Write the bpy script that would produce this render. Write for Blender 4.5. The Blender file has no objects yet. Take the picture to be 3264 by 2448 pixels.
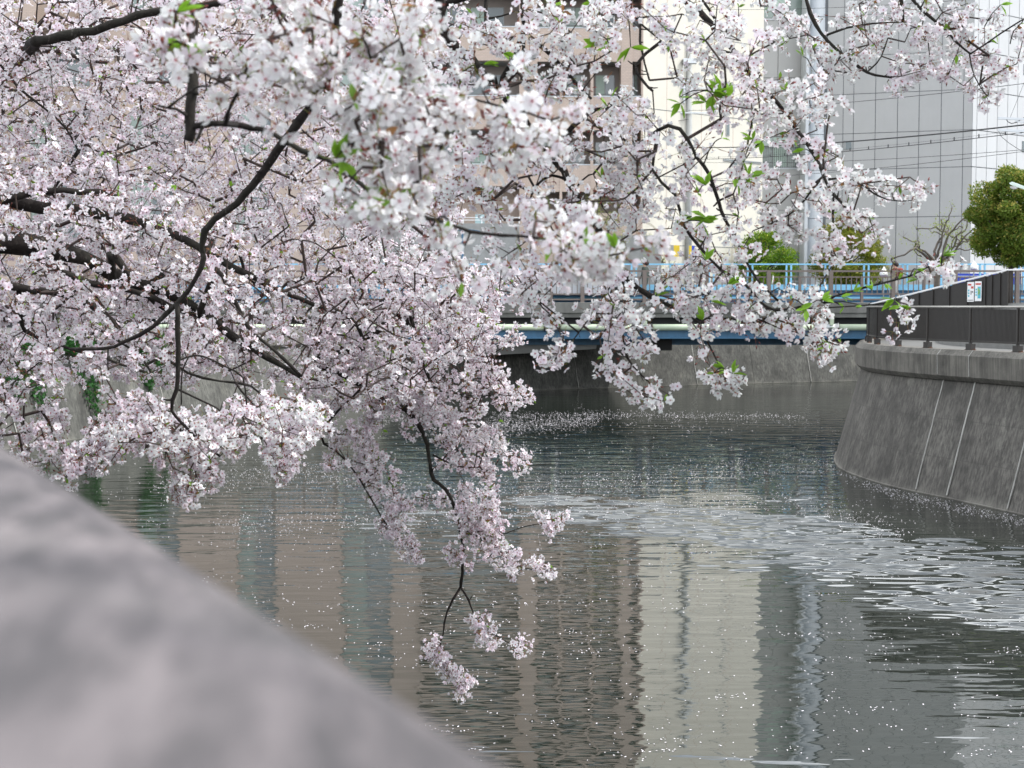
import bpy, bmesh, math, random
import numpy as np
from mathutils import Vector, Matrix
R = math.radians
S = bpy.context.scene
COL = S.collection
rng = np.random.RandomState(7)
random.seed(7)

# ---------------------------------------------------------------- camera, sky, sun, exposure
CAMZ = 5.2
PITCH = math.atan(249 / 4533)
cd = bpy.data.cameras.new('camera'); cam = bpy.data.objects.new('camera', cd); COL.objects.link(cam)
cd.sensor_width = 36; cd.lens = 50; cd.clip_start = 0.05; cd.clip_end = 3000
cam.location = (0, 0, CAMZ); cam.rotation_euler = (R(90) - PITCH, 0, 0)
cd.dof.use_dof = True; cd.dof.focus_distance = 10; cd.dof.aperture_fstop = 50 / 5.4
S.camera = cam
SUN_AZ = R(93)      # clockwise from +Y: the sun stands to the right and slightly behind us
SUN_EL = R(52)
w = bpy.data.worlds.new('World'); S.world = w; w.use_nodes = True
nt = w.node_tree; bg = nt.nodes['Background']
sky = nt.nodes.new('ShaderNodeTexSky'); sky.sky_type = 'NISHITA'; sky.sun_disc = False
sky.sun_elevation = SUN_EL; sky.sun_rotation = SUN_AZ; sky.dust_density = 3.5; sky.air_density = 1.0; sky.ozone_density = 0.6
# bright broken veil of thin cloud over the whole dome
_g = nt.nodes.new('ShaderNodeTexCoord'); _m = nt.nodes.new('ShaderNodeMapping'); _m.inputs['Scale'].default_value = (1, 1, 2.2); _m.inputs['Location'].default_value = (.8, 2.4, 1.9); nt.links.new(_g.outputs['Generated'], _m.inputs[0])
_n = nt.nodes.new('ShaderNodeTexNoise'); _n.inputs['Scale'].default_value = 1.6; _n.inputs['Detail'].default_value = 7; _n.inputs['Roughness'].default_value = .58; nt.links.new(_m.outputs[0], _n.inputs['Vector'])
_r = nt.nodes.new('ShaderNodeMapRange'); nt.links.new(_n.outputs[0], _r.inputs[0]); _r.inputs[1].default_value = .45; _r.inputs[2].default_value = .60; _r.inputs[3].default_value = .26; _r.inputs[4].default_value = 1.0
_x = nt.nodes.new('ShaderNodeMix'); _x.data_type = 'RGBA'; nt.links.new(_r.outputs[0], _x.inputs[0]); nt.links.new(sky.outputs[0], _x.inputs[6]); _x.inputs[7].default_value = (22, 22.3, 22.8, 1)
nt.links.new(_x.outputs[2], bg.inputs[0]); bg.inputs[1].default_value = 0.13
sl = bpy.data.lights.new('sun', 'SUN'); so = bpy.data.objects.new('sun', sl); COL.objects.link(so)
sl.energy = 3.4; sl.angle = R(0.6); sl.color = (1.0, 0.96, 0.9)
sd = Vector((math.sin(SUN_AZ) * math.cos(SUN_EL), math.cos(SUN_AZ) * math.cos(SUN_EL), math.sin(SUN_EL)))
so.rotation_euler = sd.to_track_quat('Z', 'Y').to_euler()
vs = S.view_settings; vs.view_transform = 'Standard'; vs.look = 'None'; vs.gamma = 1; vs.exposure = 0.25
vs.use_white_balance = True; vs.white_balance_temperature = 6350; vs.white_balance_tint = 9
S.cycles.max_bounces = 8; S.cycles.diffuse_bounces = 4; S.cycles.transmission_bounces = 4
S.cycles.sample_clamp_indirect = 8; S.cycles.caustics_reflective = False; S.cycles.caustics_refractive = False
S.cycles.use_denoising = True

F = 4533.0
def at(px, py, D):
    """world point that the photograph shows at pixel (px, py), D metres in front along Y"""
    x = (px - 1632) / F; y = -(py - 1224) / F
    d = Vector((x, math.cos(PITCH) + y * math.sin(PITCH), -math.sin(PITCH) + y * math.cos(PITCH)))
    return Vector((0, 0, CAMZ)) + d * (D / d.y)
def zat(py, D): return at(1632, py, D).z

# ---------------------------------------------------------------- materials
def mat(name, col, rough=0.8, var=0.12, scale=3.0, metal=0.0, bump=0.0, bscale=20.0, stretch=(1, 1, 1), spec=None):
    m = bpy.data.materials.new(name); m.use_nodes = True; n = m.node_tree; L = n.links
    b = n.nodes['Principled BSDF']; b.inputs['Roughness'].default_value = rough; b.inputs['Metallic'].default_value = metal
    if spec is not None: b.inputs['Specular IOR Level'].default_value = spec
    tc = n.nodes.new('ShaderNodeTexCoord'); mp = n.nodes.new('ShaderNodeMapping'); mp.inputs['Scale'].default_value = stretch
    L.new(tc.outputs['Object'], mp.inputs[0])
    no = n.nodes.new('ShaderNodeTexNoise'); no.inputs['Scale'].default_value = scale; no.inputs['Detail'].default_value = 6; no.inputs['Roughness'].default_value = .65
    L.new(mp.outputs[0], no.inputs['Vector'])
    cr = n.nodes.new('ShaderNodeValToRGB'); cr.color_ramp.elements[0].position = .3; cr.color_ramp.elements[1].position = .7
    cr.color_ramp.elements[0].color = (*[max(0, c * (1 - var)) for c in col], 1); cr.color_ramp.elements[1].color = (*[min(1, c * (1 + var)) for c in col], 1)
    L.new(no.outputs[0], cr.inputs[0]); L.new(cr.outputs[0], b.inputs['Base Color'])
    if bump:
        n2 = n.nodes.new('ShaderNodeTexNoise'); n2.inputs['Scale'].default_value = bscale; n2.inputs['Detail'].default_value = 5
        L.new(mp.outputs[0], n2.inputs['Vector'])
        bp = n.nodes.new('ShaderNodeBump'); bp.inputs['Strength'].default_value = 1; bp.inputs['Distance'].default_value = bump
        L.new(n2.outputs[0], bp.inputs['Height']); L.new(bp.outputs[0], b.inputs['Normal'])
    return m

KW = .64        # everything but the bridge, the blossom trees and the parapet is laid out at 1:KW and brought to size by rescale() at the end
def world_pos(n):
    """world position in layout units"""
    g = n.nodes.new('ShaderNodeNewGeometry').outputs['Position']; m = n.nodes.new('ShaderNodeMapping'); n.links.new(g, m.inputs[0])
    m.inputs['Scale'].default_value = (1 / KW,) * 3; m.inputs['Location'].default_value = (0, 0, CAMZ - CAMZ / KW); return m.outputs[0]
def mix_rgb(n, a, b, fac, mode='MIX'):
    x = n.nodes.new('ShaderNodeMix'); x.data_type = 'RGBA'; x.blend_type = mode
    for s, v in ((0, fac), (6, a), (7, b)):
        if hasattr(v, 'is_linked') or isinstance(v, bpy.types.NodeSocket): n.links.new(v, x.inputs[s])
        elif s == 0: x.inputs[0].default_value = v
        else: x.inputs[s].default_value = (*v, 1)
    return x.outputs[2]
def ramp(n, src, p0, p1, c0=(0, 0, 0, 1), c1=(1, 1, 1, 1)):
    cr = n.nodes.new('ShaderNodeValToRGB'); e = cr.color_ramp.elements
    e[0].position = p0; e[1].position = p1; e[0].color = c0; e[1].color = c1
    n.links.new(src, cr.inputs[0]); return cr.outputs[0]
def noise(n, vec, scale, detail=5, rough=.6, sc=None):
    if sc:
        mp = n.nodes.new('ShaderNodeMapping'); mp.inputs['Scale'].default_value = sc; n.links.new(vec, mp.inputs[0]); vec = mp.outputs[0]
    x = n.nodes.new('ShaderNodeTexNoise'); x.inputs['Scale'].default_value = scale; x.inputs['Detail'].default_value = detail; x.inputs['Roughness'].default_value = rough
    n.links.new(vec, x.inputs['Vector']); return x.outputs[0]

def concrete_wall_mat(name, base, light, streak=1.0):
    """poured concrete with vertical rain streaks, pale efflorescence and a pale tide mark"""
    m = bpy.data.materials.new(name); m.use_nodes = True; n = m.node_tree; L = n.links; b = n.nodes['Principled BSDF']
    b.inputs['Roughness'].default_value = .85
    g = world_pos(n)
    s1 = ramp(n, noise(n, g, 2.2, 7, .75, (1, 1, .055)), .40, .60)
    s2 = ramp(n, noise(n, g, 15, 5, .7, (1, 1, .035)), .42, .60)
    s3 = ramp(n, noise(n, g, .9, 6, .6), .35, .7)
    s4 = ramp(n, noise(n, g, 1.4, 7, .75, (1, 1, .35)), .56, .70)
    dark = tuple(c * .42 for c in base)
    c = mix_rgb(n, base, dark, s1); c = mix_rgb(n, c, tuple(x * 1.75 for x in base), s3)
    mm = n.nodes.new('ShaderNodeMath'); mm.operation = 'MULTIPLY'; L.new(s2, mm.inputs[0]); mm.inputs[1].default_value = .8 * streak
    c = mix_rgb(n, c, dark, mm.outputs[0])
    m4 = n.nodes.new('ShaderNodeMath'); m4.operation = 'MULTIPLY'; L.new(s4, m4.inputs[0]); m4.inputs[1].default_value = .6
    c = mix_rgb(n, c, light, m4.outputs[0])
    # tide mark: a pale band of scum just above the water
    sp = n.nodes.new('ShaderNodeSeparateXYZ'); L.new(g, sp.inputs[0])
    ad = n.nodes.new('ShaderNodeMath'); ad.operation = 'MULTIPLY_ADD'; L.new(noise(n, g, 1.1, 5, .6, (1, 1, .3)), ad.inputs[0]); ad.inputs[1].default_value = -1.3; L.new(sp.outputs[2], ad.inputs[2])
    t = ramp(n, ad.outputs[0], .0, .02, (.55, .55, .55, 1), (0, 0, 0, 1))
    mr = n.nodes.new('ShaderNodeMapRange'); L.new(ad.outputs[0], mr.inputs[0]); mr.inputs[1].default_value = -.75; mr.inputs[2].default_value = -.5; mr.inputs[3].default_value = .45; mr.inputs[4].default_value = 0
    c = mix_rgb(n, c, light, mr.outputs[0])
    # faint horizontal pour lines
    pg = n.nodes.new('ShaderNodeMath'); pg.operation = 'PINGPONG'; L.new(sp.outputs[2], pg.inputs[0]); pg.inputs[1].default_value = .52
    pl = n.nodes.new('ShaderNodeMapRange'); L.new(pg.outputs[0], pl.inputs[0]); pl.inputs[1].default_value = 0; pl.inputs[2].default_value = .018; pl.inputs[3].default_value = .5; pl.inputs[4].default_value = 0
    c = mix_rgb(n, c, tuple(x * .5 for x in base), pl.outputs[0])
    L.new(c, b.inputs['Base Color'])
    bp = n.nodes.new('ShaderNodeBump'); bp.inputs['Distance'].default_value = .008; L.new(noise(n, g, 7, 7, .7), bp.inputs['Height']); L.new(bp.outputs[0], b.inputs['Normal'])
    return m

def vary(m, amt):
    """every object with this material gets its own slight tone, plus soft grime"""
    n = m.node_tree; b = n.nodes['Principled BSDF']; src = b.inputs['Base Color'].links[0].from_socket
    oi = n.nodes.new('ShaderNodeObjectInfo'); mr = n.nodes.new('ShaderNodeMapRange'); n.links.new(oi.outputs['Random'], mr.inputs[0]); mr.inputs[3].default_value = 1 - amt; mr.inputs[4].default_value = 1 + amt
    g = n.nodes.new('ShaderNodeNewGeometry').outputs['Position']; gr = ramp(n, noise(n, g, 1.6, 6, .7, (1, 1, .12)), .3, .75, (1, 1, 1, 1), (1 - amt * 2.2,) * 3 + (1,))
    x = n.nodes.new('ShaderNodeVectorMath'); x.operation = 'SCALE'; n.links.new(src, x.inputs[0]); n.links.new(mr.outputs[0], x.inputs['Scale'])
    n.links.new(mix_rgb(n, x.outputs[0], gr, 1.0, 'MULTIPLY'), b.inputs['Base Color']); return m
M = {}
M['wall'] = concrete_wall_mat('river_wall_concrete', (.092, .086, .076), (.27, .26, .225))
M['wall_far'] = concrete_wall_mat('far_wall_concrete', (.085, .085, .076), (.21, .205, .175))
M['coping'] = concrete_wall_mat('coping_concrete', (.115, .108, .094), (.22, .21, .18), .8)
M['seal'] = mat('white_joint_lime', (.36, .355, .33), .8, .3, 6, stretch=(1, 1, .4))
M['gap'] = mat('dark_joint', (.03, .03, .028), .9)
M['conc'] = mat('grey_concrete', (.27, .27, .26), .85, .15, 2, bump=.004)
M['deckc'] = vary(mat('bridge_edge_concrete', (.15, .15, .14), .85, .3, 1.5, bump=.004, stretch=(1, 1, .3)), .16)
M['asphalt'] = mat('asphalt', (.05, .05, .052), .9, .2, 8)
M['pave'] = mat('pavement', (.105, .105, .10), .85, .15, 3)
M['earth'] = mat('ground', (.13, .12, .09), .95, .3, 1)
M['darkrail'] = mat('dark_brown_painted_steel', (.022, .019, .017), .45, .15, 5)
M['railtop'] = mat('pale_aluminium_rail_cap', (.42, .41, .38), .35, .1, 5, metal=.5)
M['rust'] = mat('rusty_bolt', (.10, .045, .025), .9, .4, 30)
M['brownrail'] = mat('taupe_painted_rail', (.155, .125, .11), .5, .1, 5)
M['blue'] = vary(mat('sky_blue_paint', (.24, .56, .80), .45, .10, 4), .09)
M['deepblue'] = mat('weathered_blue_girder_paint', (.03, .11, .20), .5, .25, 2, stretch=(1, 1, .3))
M['pipe'] = vary(mat('pale_green_pipe_paint', (.50, .58, .43), .45, .1, 2), .10)
M['steel'] = mat('galvanised_steel', (.45, .47, .48), .35, .15, 6, metal=.8)
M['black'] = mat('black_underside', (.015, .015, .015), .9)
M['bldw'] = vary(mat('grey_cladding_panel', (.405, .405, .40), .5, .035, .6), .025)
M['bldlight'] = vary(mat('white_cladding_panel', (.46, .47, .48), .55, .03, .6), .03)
M['bldcol'] = mat('pale_grey_column_cladding', (.56, .59, .62), .5, .03, .6)
M['joint'] = mat('panel_joint', (.14, .15, .16), .8)
M['cream'] = mat('cream_render', (.56, .54, .475), .85, .05, .5)
M['win'] = mat('window_frame_grey', (.30, .31, .31), .5)
M['curtain'] = mat('pale_green_blind', (.42, .52, .46), .8, .1, 2)
M['inner'] = mat('balcony_recess_paint', (.30, .26, .235), .9, .1, 1)
M['balrail'] = mat('dark_window_bars', (.05, .05, .05), .5)
M['polec'] = mat('concrete_pole', (.34, .35, .34), .8, .1, 3)
M['wire'] = mat('cable', (.02, .02, .022), .6)
M['lampg'] = mat('pale_green_lamp_housing', (.55, .65, .6), .35, .05)
M['white'] = mat('white_plastic', (.8, .8, .8), .35, .03)
M['red'] = mat('red_print', (.5, .08, .06), .7)
M['cyan'] = mat('cyan_print', (.12, .45, .55), .7)
M['ygreen'] = mat('green_print', (.25, .42, .12), .7)
M['navy'] = mat('royal_blue_sheet', (.03, .07, .48), .55, .1, 2)
M['yellow'] = mat('yellow_print', (.75, .55, .03), .6)
M['mauve'] = mat('pale_mauve_paper', (.55, .45, .60), .8)
M['skin'] = mat('skin', (.45, .28, .20), .6)
M['hair'] = mat('dark_brown_hair', (.018, .012, .010), .6)
M['shirt'] = mat('dark_red_and_green_shirt', (.10, .045, .035), .9, .8, 14)
M['vest'] = mat('dark_grey_green_vest', (.035, .045, .038), .9)
M['trouser'] = mat('pale_trousers', (.45, .44, .42), .9)
M['shoe'] = mat('dark_shoes', (.03, .03, .03), .7)
M['pack'] = mat('red_backpack_cloth', (.30, .06, .04), .8, .2, 10)
M['carp'] = mat('silver_car_paint', (.42, .44, .47), .3, .04, 2, metal=.5)
M['tyre'] = mat('tyre_rubber', (.02, .02, .02), .8)
M['chrome'] = mat('chrome_trim', (.75, .77, .8), .15, .03, metal=1)
M['carglass'] = mat('car_window_glass', (.30, .42, .44), .08, .1, 1)

def glass_mat(name, col, rough=.06):
    m = mat(name, col, rough, .25, .35); m.node_tree.nodes['Principled BSDF'].inputs['Specular IOR Level'].default_value = .9; return m
M['glass'] = glass_mat('window_glass', (.10, .13, .14))
M['glassg'] = glass_mat('greenish_window_glass', (.20, .26, .23), .15)

def tile_mat():
    m = bpy.data.materials.new('beige_small_tiles'); m.use_nodes = True; n = m.node_tree; L = n.links; b = n.nodes['Principled BSDF']; b.inputs['Roughness'].default_value = .6
    tc = world_pos(n)
    sp = n.nodes.new('ShaderNodeSeparateXYZ'); L.new(tc, sp.inputs[0])
    ad = n.nodes.new('ShaderNodeMath'); L.new(sp.outputs[0], ad.inputs[0]); L.new(sp.outputs[1], ad.inputs[1])
    cb = n.nodes.new('ShaderNodeCombineXYZ'); L.new(ad.outputs[0], cb.inputs[0]); L.new(sp.outputs[2], cb.inputs[1])
    br = n.nodes.new('ShaderNodeTexBrick'); br.inputs['Scale'].default_value = 1; br.inputs['Brick Width'].default_value = .24; br.inputs['Row Height'].default_value = .1
    br.inputs['Mortar Size'].default_value = .012; br.inputs['Color1'].default_value = (.47, .375, .315, 1); br.inputs['Color2'].default_value = (.51, .405, .34, 1); br.inputs['Mortar'].default_value = (.39, .32, .275, 1)
    L.new(cb.outputs[0], br.inputs[0])
    nn = ramp(n, noise(n, tc, .4, 5, .6), .3, .7, (.9, .9, .9, 1), (1.06, 1.05, 1.04, 1))
    L.new(mix_rgb(n, br.outputs[0], nn, 1.0, 'MULTIPLY'), b.inputs['Base Color'])
    return m
M['tile'] = tile_mat()

# ---------------------------------------------------------------- object helpers
class MB:
    def __init__(s): s.v = []; s.f = []; s.m = []
    def add(s, v, f, mi=0):
        o = len(s.v); s.v += [tuple(p) for p in v]; s.f += [tuple(i + o for i in q) for q in f]; s.m += [mi] * len(f); return s
    def box(s, c, d, mi=0, rz=0, mtx=None):
        x, y, z = (k / 2 for k in d); V = []
        for sx, sy, sz in ((-1,-1,-1),(1,-1,-1),(1,1,-1),(-1,1,-1),(-1,-1,1),(1,-1,1),(1,1,1),(-1,1,1)):
            p = Vector((sx * x, sy * y, sz * z))
            if rz: p = Matrix.Rotation(rz, 3, 'Z') @ p
            if mtx: p = mtx @ p
            V.append(p + Vector(c))
        return s.add(V, [(0,3,2,1),(4,5,6,7),(0,1,5,4),(1,2,6,5),(2,3,7,6),(3,0,4,7)], mi)
    def bx(s, x0, x1, y0, y1, z0, z1, mi=0): return s.box(((x0+x1)/2, (y0+y1)/2, (z0+z1)/2), (x1-x0, y1-y0, z1-z0), mi)
    def bar(s, a, b, wd, ht, mi=0):
        """rectangular bar from a to b"""
        a = Vector(a); b = Vector(b); d = b - a; L = d.length; q = d.to_track_quat('X', 'Z').to_matrix()
        return s.box((a + b) / 2, (L, wd, ht), mi, mtx=q)
    def tube(s, pts, rad, n=8, mi=0, cap=True):
        P = [Vector(p) for p in pts]; k = len(P); rad = [rad] * k if not hasattr(rad, '__len__') else rad
        up = None; V = []
        for i in range(k):
            t = (P[min(i+1, k-1)] - P[max(i-1, 0)]).normalized()
            if up is None:
                up = Vector((0, 0, 1)) if abs(t.z) < .9 else Vector((1, 0, 0))
            up = (up - t * up.dot(t)).normalized(); sd_ = t.cross(up)
            for j in range(n):
                a = 2 * math.pi * j / n
                V.append(P[i] + (up * math.cos(a) + sd_ * math.sin(a)) * rad[i])
        Fc = [(i*n+j, i*n+(j+1) % n, (i+1)*n+(j+1) % n, (i+1)*n+j) for i in range(k-1) for j in range(n)]
        if cap: Fc += [tuple(range(n)), tuple((k-1)*n + j for j in reversed(range(n)))]
        return s.add(V, Fc, mi)
    def cyl(s, c, r, h, n=12, mi=0): c = Vector(c); return s.tube([c, c + Vector((0, 0, h))], r, n, mi)
    def mesh(s, name, mats, smooth=False):
        me = bpy.data.meshes.new(name); me.from_pydata(s.v, [], s.f)
        for m in (mats if isinstance(mats, (list, tuple)) else [mats]): me.materials.append(m)
        if any(s.m): me.polygons.foreach_set('material_index', s.m)
        if smooth: me.polygons.foreach_set('use_smooth', [True] * len(me.polygons))
        bm = bmesh.new(); bm.from_mesh(me); bmesh.ops.recalc_face_normals(bm, faces=bm.faces); bm.to_mesh(me); bm.free()
        me.update(); return me
    def build(s, name, mats, parent=None, smooth=False, bevel=0):
        o = bpy.data.objects.new(name, s.mesh(name, mats, smooth)); COL.objects.link(o)
        if parent: o.parent = parent; o.matrix_parent_inverse = Matrix.Identity(4); 
        if bevel:
            b = o.modifiers.new('bevel', 'BEVEL'); b.width = bevel; b.segments = 2; b.limit_method = 'ANGLE'
        return o
def tag(o, label=None, cat=None, group=None, kind=None):
    for k, v in (('label', label), ('category', cat), ('group', group), ('kind', kind)):
        if v: o[k] = v
    return o
def empty(name, label, cat, group=None, kind=None):
    """things whose parts are modelled in world coordinates: the Empty is moved to the thing's base afterwards by rebase()"""
    o = bpy.data.objects.new(name, None); o.empty_display_size = .3; COL.objects.link(o)
    return tag(o, label, cat, group, kind)
def rebase(o, loc):
    o.location = loc
    t = Matrix.Translation(-Vector(loc))
    for c in o.children:
        c.matrix_parent_inverse = t
def inst(name, me, parent, loc=(0, 0, 0), rot=(0, 0, 0), sc=(1, 1, 1), mtx=None):
    o = bpy.data.objects.new(name, me); COL.objects.link(o)
    if parent: o.parent = parent
    if mtx is not None: o.matrix_basis = mtx
    else: o.location = loc; o.rotation_euler = rot; o.scale = sc
    return o
def unit_box(name, m):
    return MB().box((0, 0, 0), (1, 1, 1)).mesh(name, m)
def smooth_line(P, step):
    """Catmull-Rom through 2-D or 3-D points, resampled to about even steps"""
    P = [np.array(p, float) for p in P]; Q = [2*P[0]-P[1]] + P + [2*P[-1]-P[-2]]; out = []
    for i in range(1, len(Q) - 2):
        n = max(2, int(np.linalg.norm(Q[i+1] - Q[i]) / step + .5))
        for k in range(n):
            t = k / n
            out.append(.5 * ((2*Q[i]) + (-Q[i-1]+Q[i+1])*t + (2*Q[i-1]-5*Q[i]+4*Q[i+1]-Q[i+2])*t*t + (-Q[i-1]+3*Q[i]-3*Q[i+1]+Q[i+2])*t**3))
    out.append(Q[-2]); return np.array(out)

# ---------------------------------------------------------------- river banks
LB = [(6, -30), (2.2, -6), (.62, -.9), (-.0067-.0, .369), (-.43, 1.1955), (-4.95, 10), (-11.8, 24), (-17.3, 37), (-19, 47), (-17, 55), (-12, 66), (-7, 81), (4.3, 89), (23.5, 98), (60, 111), (140, 135)]
RB = [(26, -30), (24, 0), (20, 18), (16, 27), (13.6, 32.5), (12.7, 35.2), (11.9, 37.8), (10.9, 40.9), (10.5, 44.3), (10.74, 46.9), (11.4, 49.8), (12.4, 52.8), (13.7, 55.8), (14.9, 60), (16.5, 66), (21, 74), (32, 82), (60, 94), (140, 118)]
BANKZ = 3.95
def ground(name, line, far, z, m):
    pts = [tuple(p) for p in line] + far
    bm = bmesh.new(); f = bm.faces.new([bm.verts.new((x, y, z)) for x, y in pts]); bmesh.ops.triangulate(bm, faces=[f])
    bmesh.ops.recalc_face_normals(bm, faces=bm.faces)
    me = bpy.data.meshes.new(name); bm.to_mesh(me); bm.free()
    if me.polygons[0].normal.z < 0: me.flip_normals()
    me.materials.append(m); o = bpy.data.objects.new(name, me); COL.objects.link(o); return tag(o, kind='structure')
def off(line, d):
    """shift a 2-D polyline by d to its left"""
    a = np.array(line, float); t = np.gradient(a, axis=0); t /= np.linalg.norm(t, axis=1)[:, None]
    return a + np.stack([-t[:, 1], t[:, 0]], 1) * d
LBs = smooth_line(LB, 1.5); RBs = smooth_line(RB, .5)
ground('ground', off(LBs, 1.2), [(900, 300), (900, 900), (-900, 900), (-900, -900), (0, -900)], BANKZ, M['pave'])
ground('ground', off(RBs, -1.2), [(900, 250), (900, -900), (20, -900)], BANKZ, M['pave'])

# water
def water_mat():
    m = bpy.data.materials.new('river_water'); m.use_nodes = True; n = m.node_tree; L = n.links; b = n.nodes['Principled BSDF']
    b.inputs['Base Color'].default_value = (.013, .017, .013, 1); b.inputs['Roughness'].default_value = .015; b.inputs['IOR'].default_value = 1.6
    b.inputs['Specular IOR Level'].default_value = 1.0
    g = world_pos(n)
    sp = n.nodes.new('ShaderNodeSeparateXYZ'); L.new(g, sp.inputs[0])
    def mth(op, a, c=None, d=None):
        x = n.nodes.new('ShaderNodeMath'); x.operation = op
        for i, v in enumerate((a, c, d)):
            if v is None: continue
            if isinstance(v, bpy.types.NodeSocket): L.new(v, x.inputs[i])
            else: x.inputs[i].default_value = v
        return x.outputs[0]
    X, Y = sp.outputs[0], sp.outputs[1]
    # long swell ripples, crests roughly across the view
    far = n.nodes.new('ShaderNodeMapRange'); L.new(Y, far.inputs[0]); far.inputs[1].default_value = 17; far.inputs[2].default_value = 60; far.inputs[3].default_value = 1.0; far.inputs[4].default_value = 1.0
    r1 = noise(n, g, 1.0, 2, .45, (.42, 1.55, 1))
    r2 = noise(n, g, 1.0, 2, .5, (1.2, 4.2, 1))
    calm = ramp(n, noise(n, g, .09, 3, .5, (1, 1.6, 1)), .38, .62, (.30, .30, .30, 1), (1, 1, 1, 1))
    h = mth('ADD', mth('MULTIPLY', r1, .028), mth('MULTIPLY', mth('MULTIPLY', r2, calm), .0075))
    bp = n.nodes.new('ShaderNodeBump'); bp.inputs['Distance'].default_value = KW; bp.inputs['Strength'].default_value = 1
    L.new(h, bp.inputs['Height']); L.new(bp.outputs[0], b.inputs['Normal'])
    return m
M['water'] = water_mat()

# the wind-ruffled reach is real displaced surface; the rest of the river is a flat sheet with fine ripples in its material
_wr = np.random.RandomState(31)
_waves = []
for _i in range(34):
    _l = .20 * (4.0 ** _wr.rand()); _a = math.pi / 2 + _wr.normal() * .17; _k = 2 * math.pi / _l
    _waves.append((_k * math.cos(_a), _k * math.sin(_a), .0122 * _l, _wr.rand() * 6.28))
_wobs = [(_wr.normal() * .5 * q, _wr.normal() * .5 * q, _wr.rand() * 6.28, 1.5 / q) for q in (1, 1.6, 2.5, 4, 6, 9)]
def gust_at(x, y):
    wob = sum(a * np.sin(kx * x + ky * y + p) for kx, ky, p, a in _wobs)
    yc = 35.6 - .125 * (x - .5) ** 2; hw = np.maximum(.50 * x + 2.0, 1.0)
    t = np.clip((np.abs(y + .9 * wob - yc) / hw - .35) / 1.15, 0, 1); g = 1 - t * t * (3 - 2 * t)
    u = np.clip((x + 6) / 8, 0, 1); u = u * u * (3 - 2 * u); return g * (.10 + .90 * u)
def water_h(x, y):
    h = sum(a * np.sin(kx * x + ky * y + p) for kx, ky, a, p in _waves)
    return h * (gust_at(x, y) + .006) * np.clip(np.minimum(np.minimum(x + 12, 16 - x), np.minimum(y - 15.5, 44 - y)), 0, 1)
_xs = np.arange(-12, 16.001, .11); _ys = np.arange(15.5, 44.001, .034)
GX, GY = np.meshgrid(_xs, _ys); GZ = water_h(GX, GY); _nx, _ny = len(_xs), len(_ys)
_wv = np.stack([GX.ravel(), GY.ravel(), GZ.ravel()], 1)
_ii = (np.arange(_ny - 1)[:, None] * _nx + np.arange(_nx - 1)[None]).ravel()
_wf = np.stack([_ii, _ii + 1, _ii + 1 + _nx, _ii + _nx], 1)
_x0, _x1, _y0, _y1 = _xs[0], _xs[-1], _ys[0], _ys[-1]
_ov = [(-60, -60), (160, -60), (160, 150), (-60, 150), (_x0, _y0), (_x1, _y0), (_x1, _y1), (_x0, _y1)]
_n0 = len(_wv); _wv = np.concatenate([_wv, np.array([(a, b, 0) for a, b in _ov])])
_wf = np.concatenate([_wf, _n0 + np.array([(0, 1, 5, 4), (1, 2, 6, 5), (2, 3, 7, 6), (3, 0, 4, 7)])])
_me = bpy.data.meshes.new('water'); _me.vertices.add(len(_wv)); _me.vertices.foreach_set('co', _wv.astype(np.float32).ravel())
_me.loops.add(_wf.size); _me.loops.foreach_set('vertex_index', _wf.astype(np.int32).ravel())
_me.polygons.add(len(_wf)); _me.polygons.foreach_set('loop_start', np.arange(0, _wf.size, 4, dtype=np.int32)); _me.polygons.foreach_set('loop_total', np.full(len(_wf), 4, np.int32))
_me.polygons.foreach_set('use_smooth', np.ones(len(_wf), bool)); _me.materials.append(M['water']); _me.update(calc_edges=True)
_wo = bpy.data.objects.new('water', _me); COL.objects.link(_wo); tag(_wo, kind='structure')

def profile_run(mb, pts, prof, sgn, mi=0, caps=True):
    """sweep a cross-section (offset landward, z) along a polyline"""
    a = np.array(pts, float); t = np.gradient(a, axis=0); t /= np.linalg.norm(t, axis=1)[:, None]
    nrm = np.stack([-t[:, 1], t[:, 0]], 1) * sgn; k = len(prof)
    V = [(a[i, 0] + nrm[i, 0]*o, a[i, 1] + nrm[i, 1]*o, z) for i in range(len(a)) for o, z in prof]
    Fc = [(i*k+j, i*k+(j+1) % k, (i+1)*k+(j+1) % k, (i+1)*k+j) for i in range(len(a)-1) for j in range(k)]
    if caps: Fc += [tuple(range(k)), tuple((len(a)-1)*k + j for j in reversed(range(k)))]
    mb.add(V, Fc, mi)
def arc(line):
    return np.concatenate([[0], np.cumsum(np.linalg.norm(np.diff(line, axis=0), axis=1))])
def cut(line, s0, s1, step=.6):
    s = arc(line); q = np.linspace(s0, s1, max(3, int((s1 - s0) / step) + 2))
    return np.stack([np.interp(q, s, line[:, 0]), np.interp(q, s, line[:, 1])], 1)
def s_near(line, p):
    return arc(line)[np.argmin(np.linalg.norm(line - np.array(p), axis=1))]
BODY = [(-.06, -1.2), (-.04, .03), (0, .04), (.84, 3.14), (1.6, 3.14), (1.6, -1.2)]
COPE = [(.70, 3.20), (.64, 3.27), (.62, 3.84), (.76, 3.99), (1.36, 3.99), (1.36, 3.14), (.76, 3.14)]
CORE = [(.05, -1.3), (.95, 3.3), (.95, 3.9), (1.25, 3.93), (1.25, -1.3)]
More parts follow.
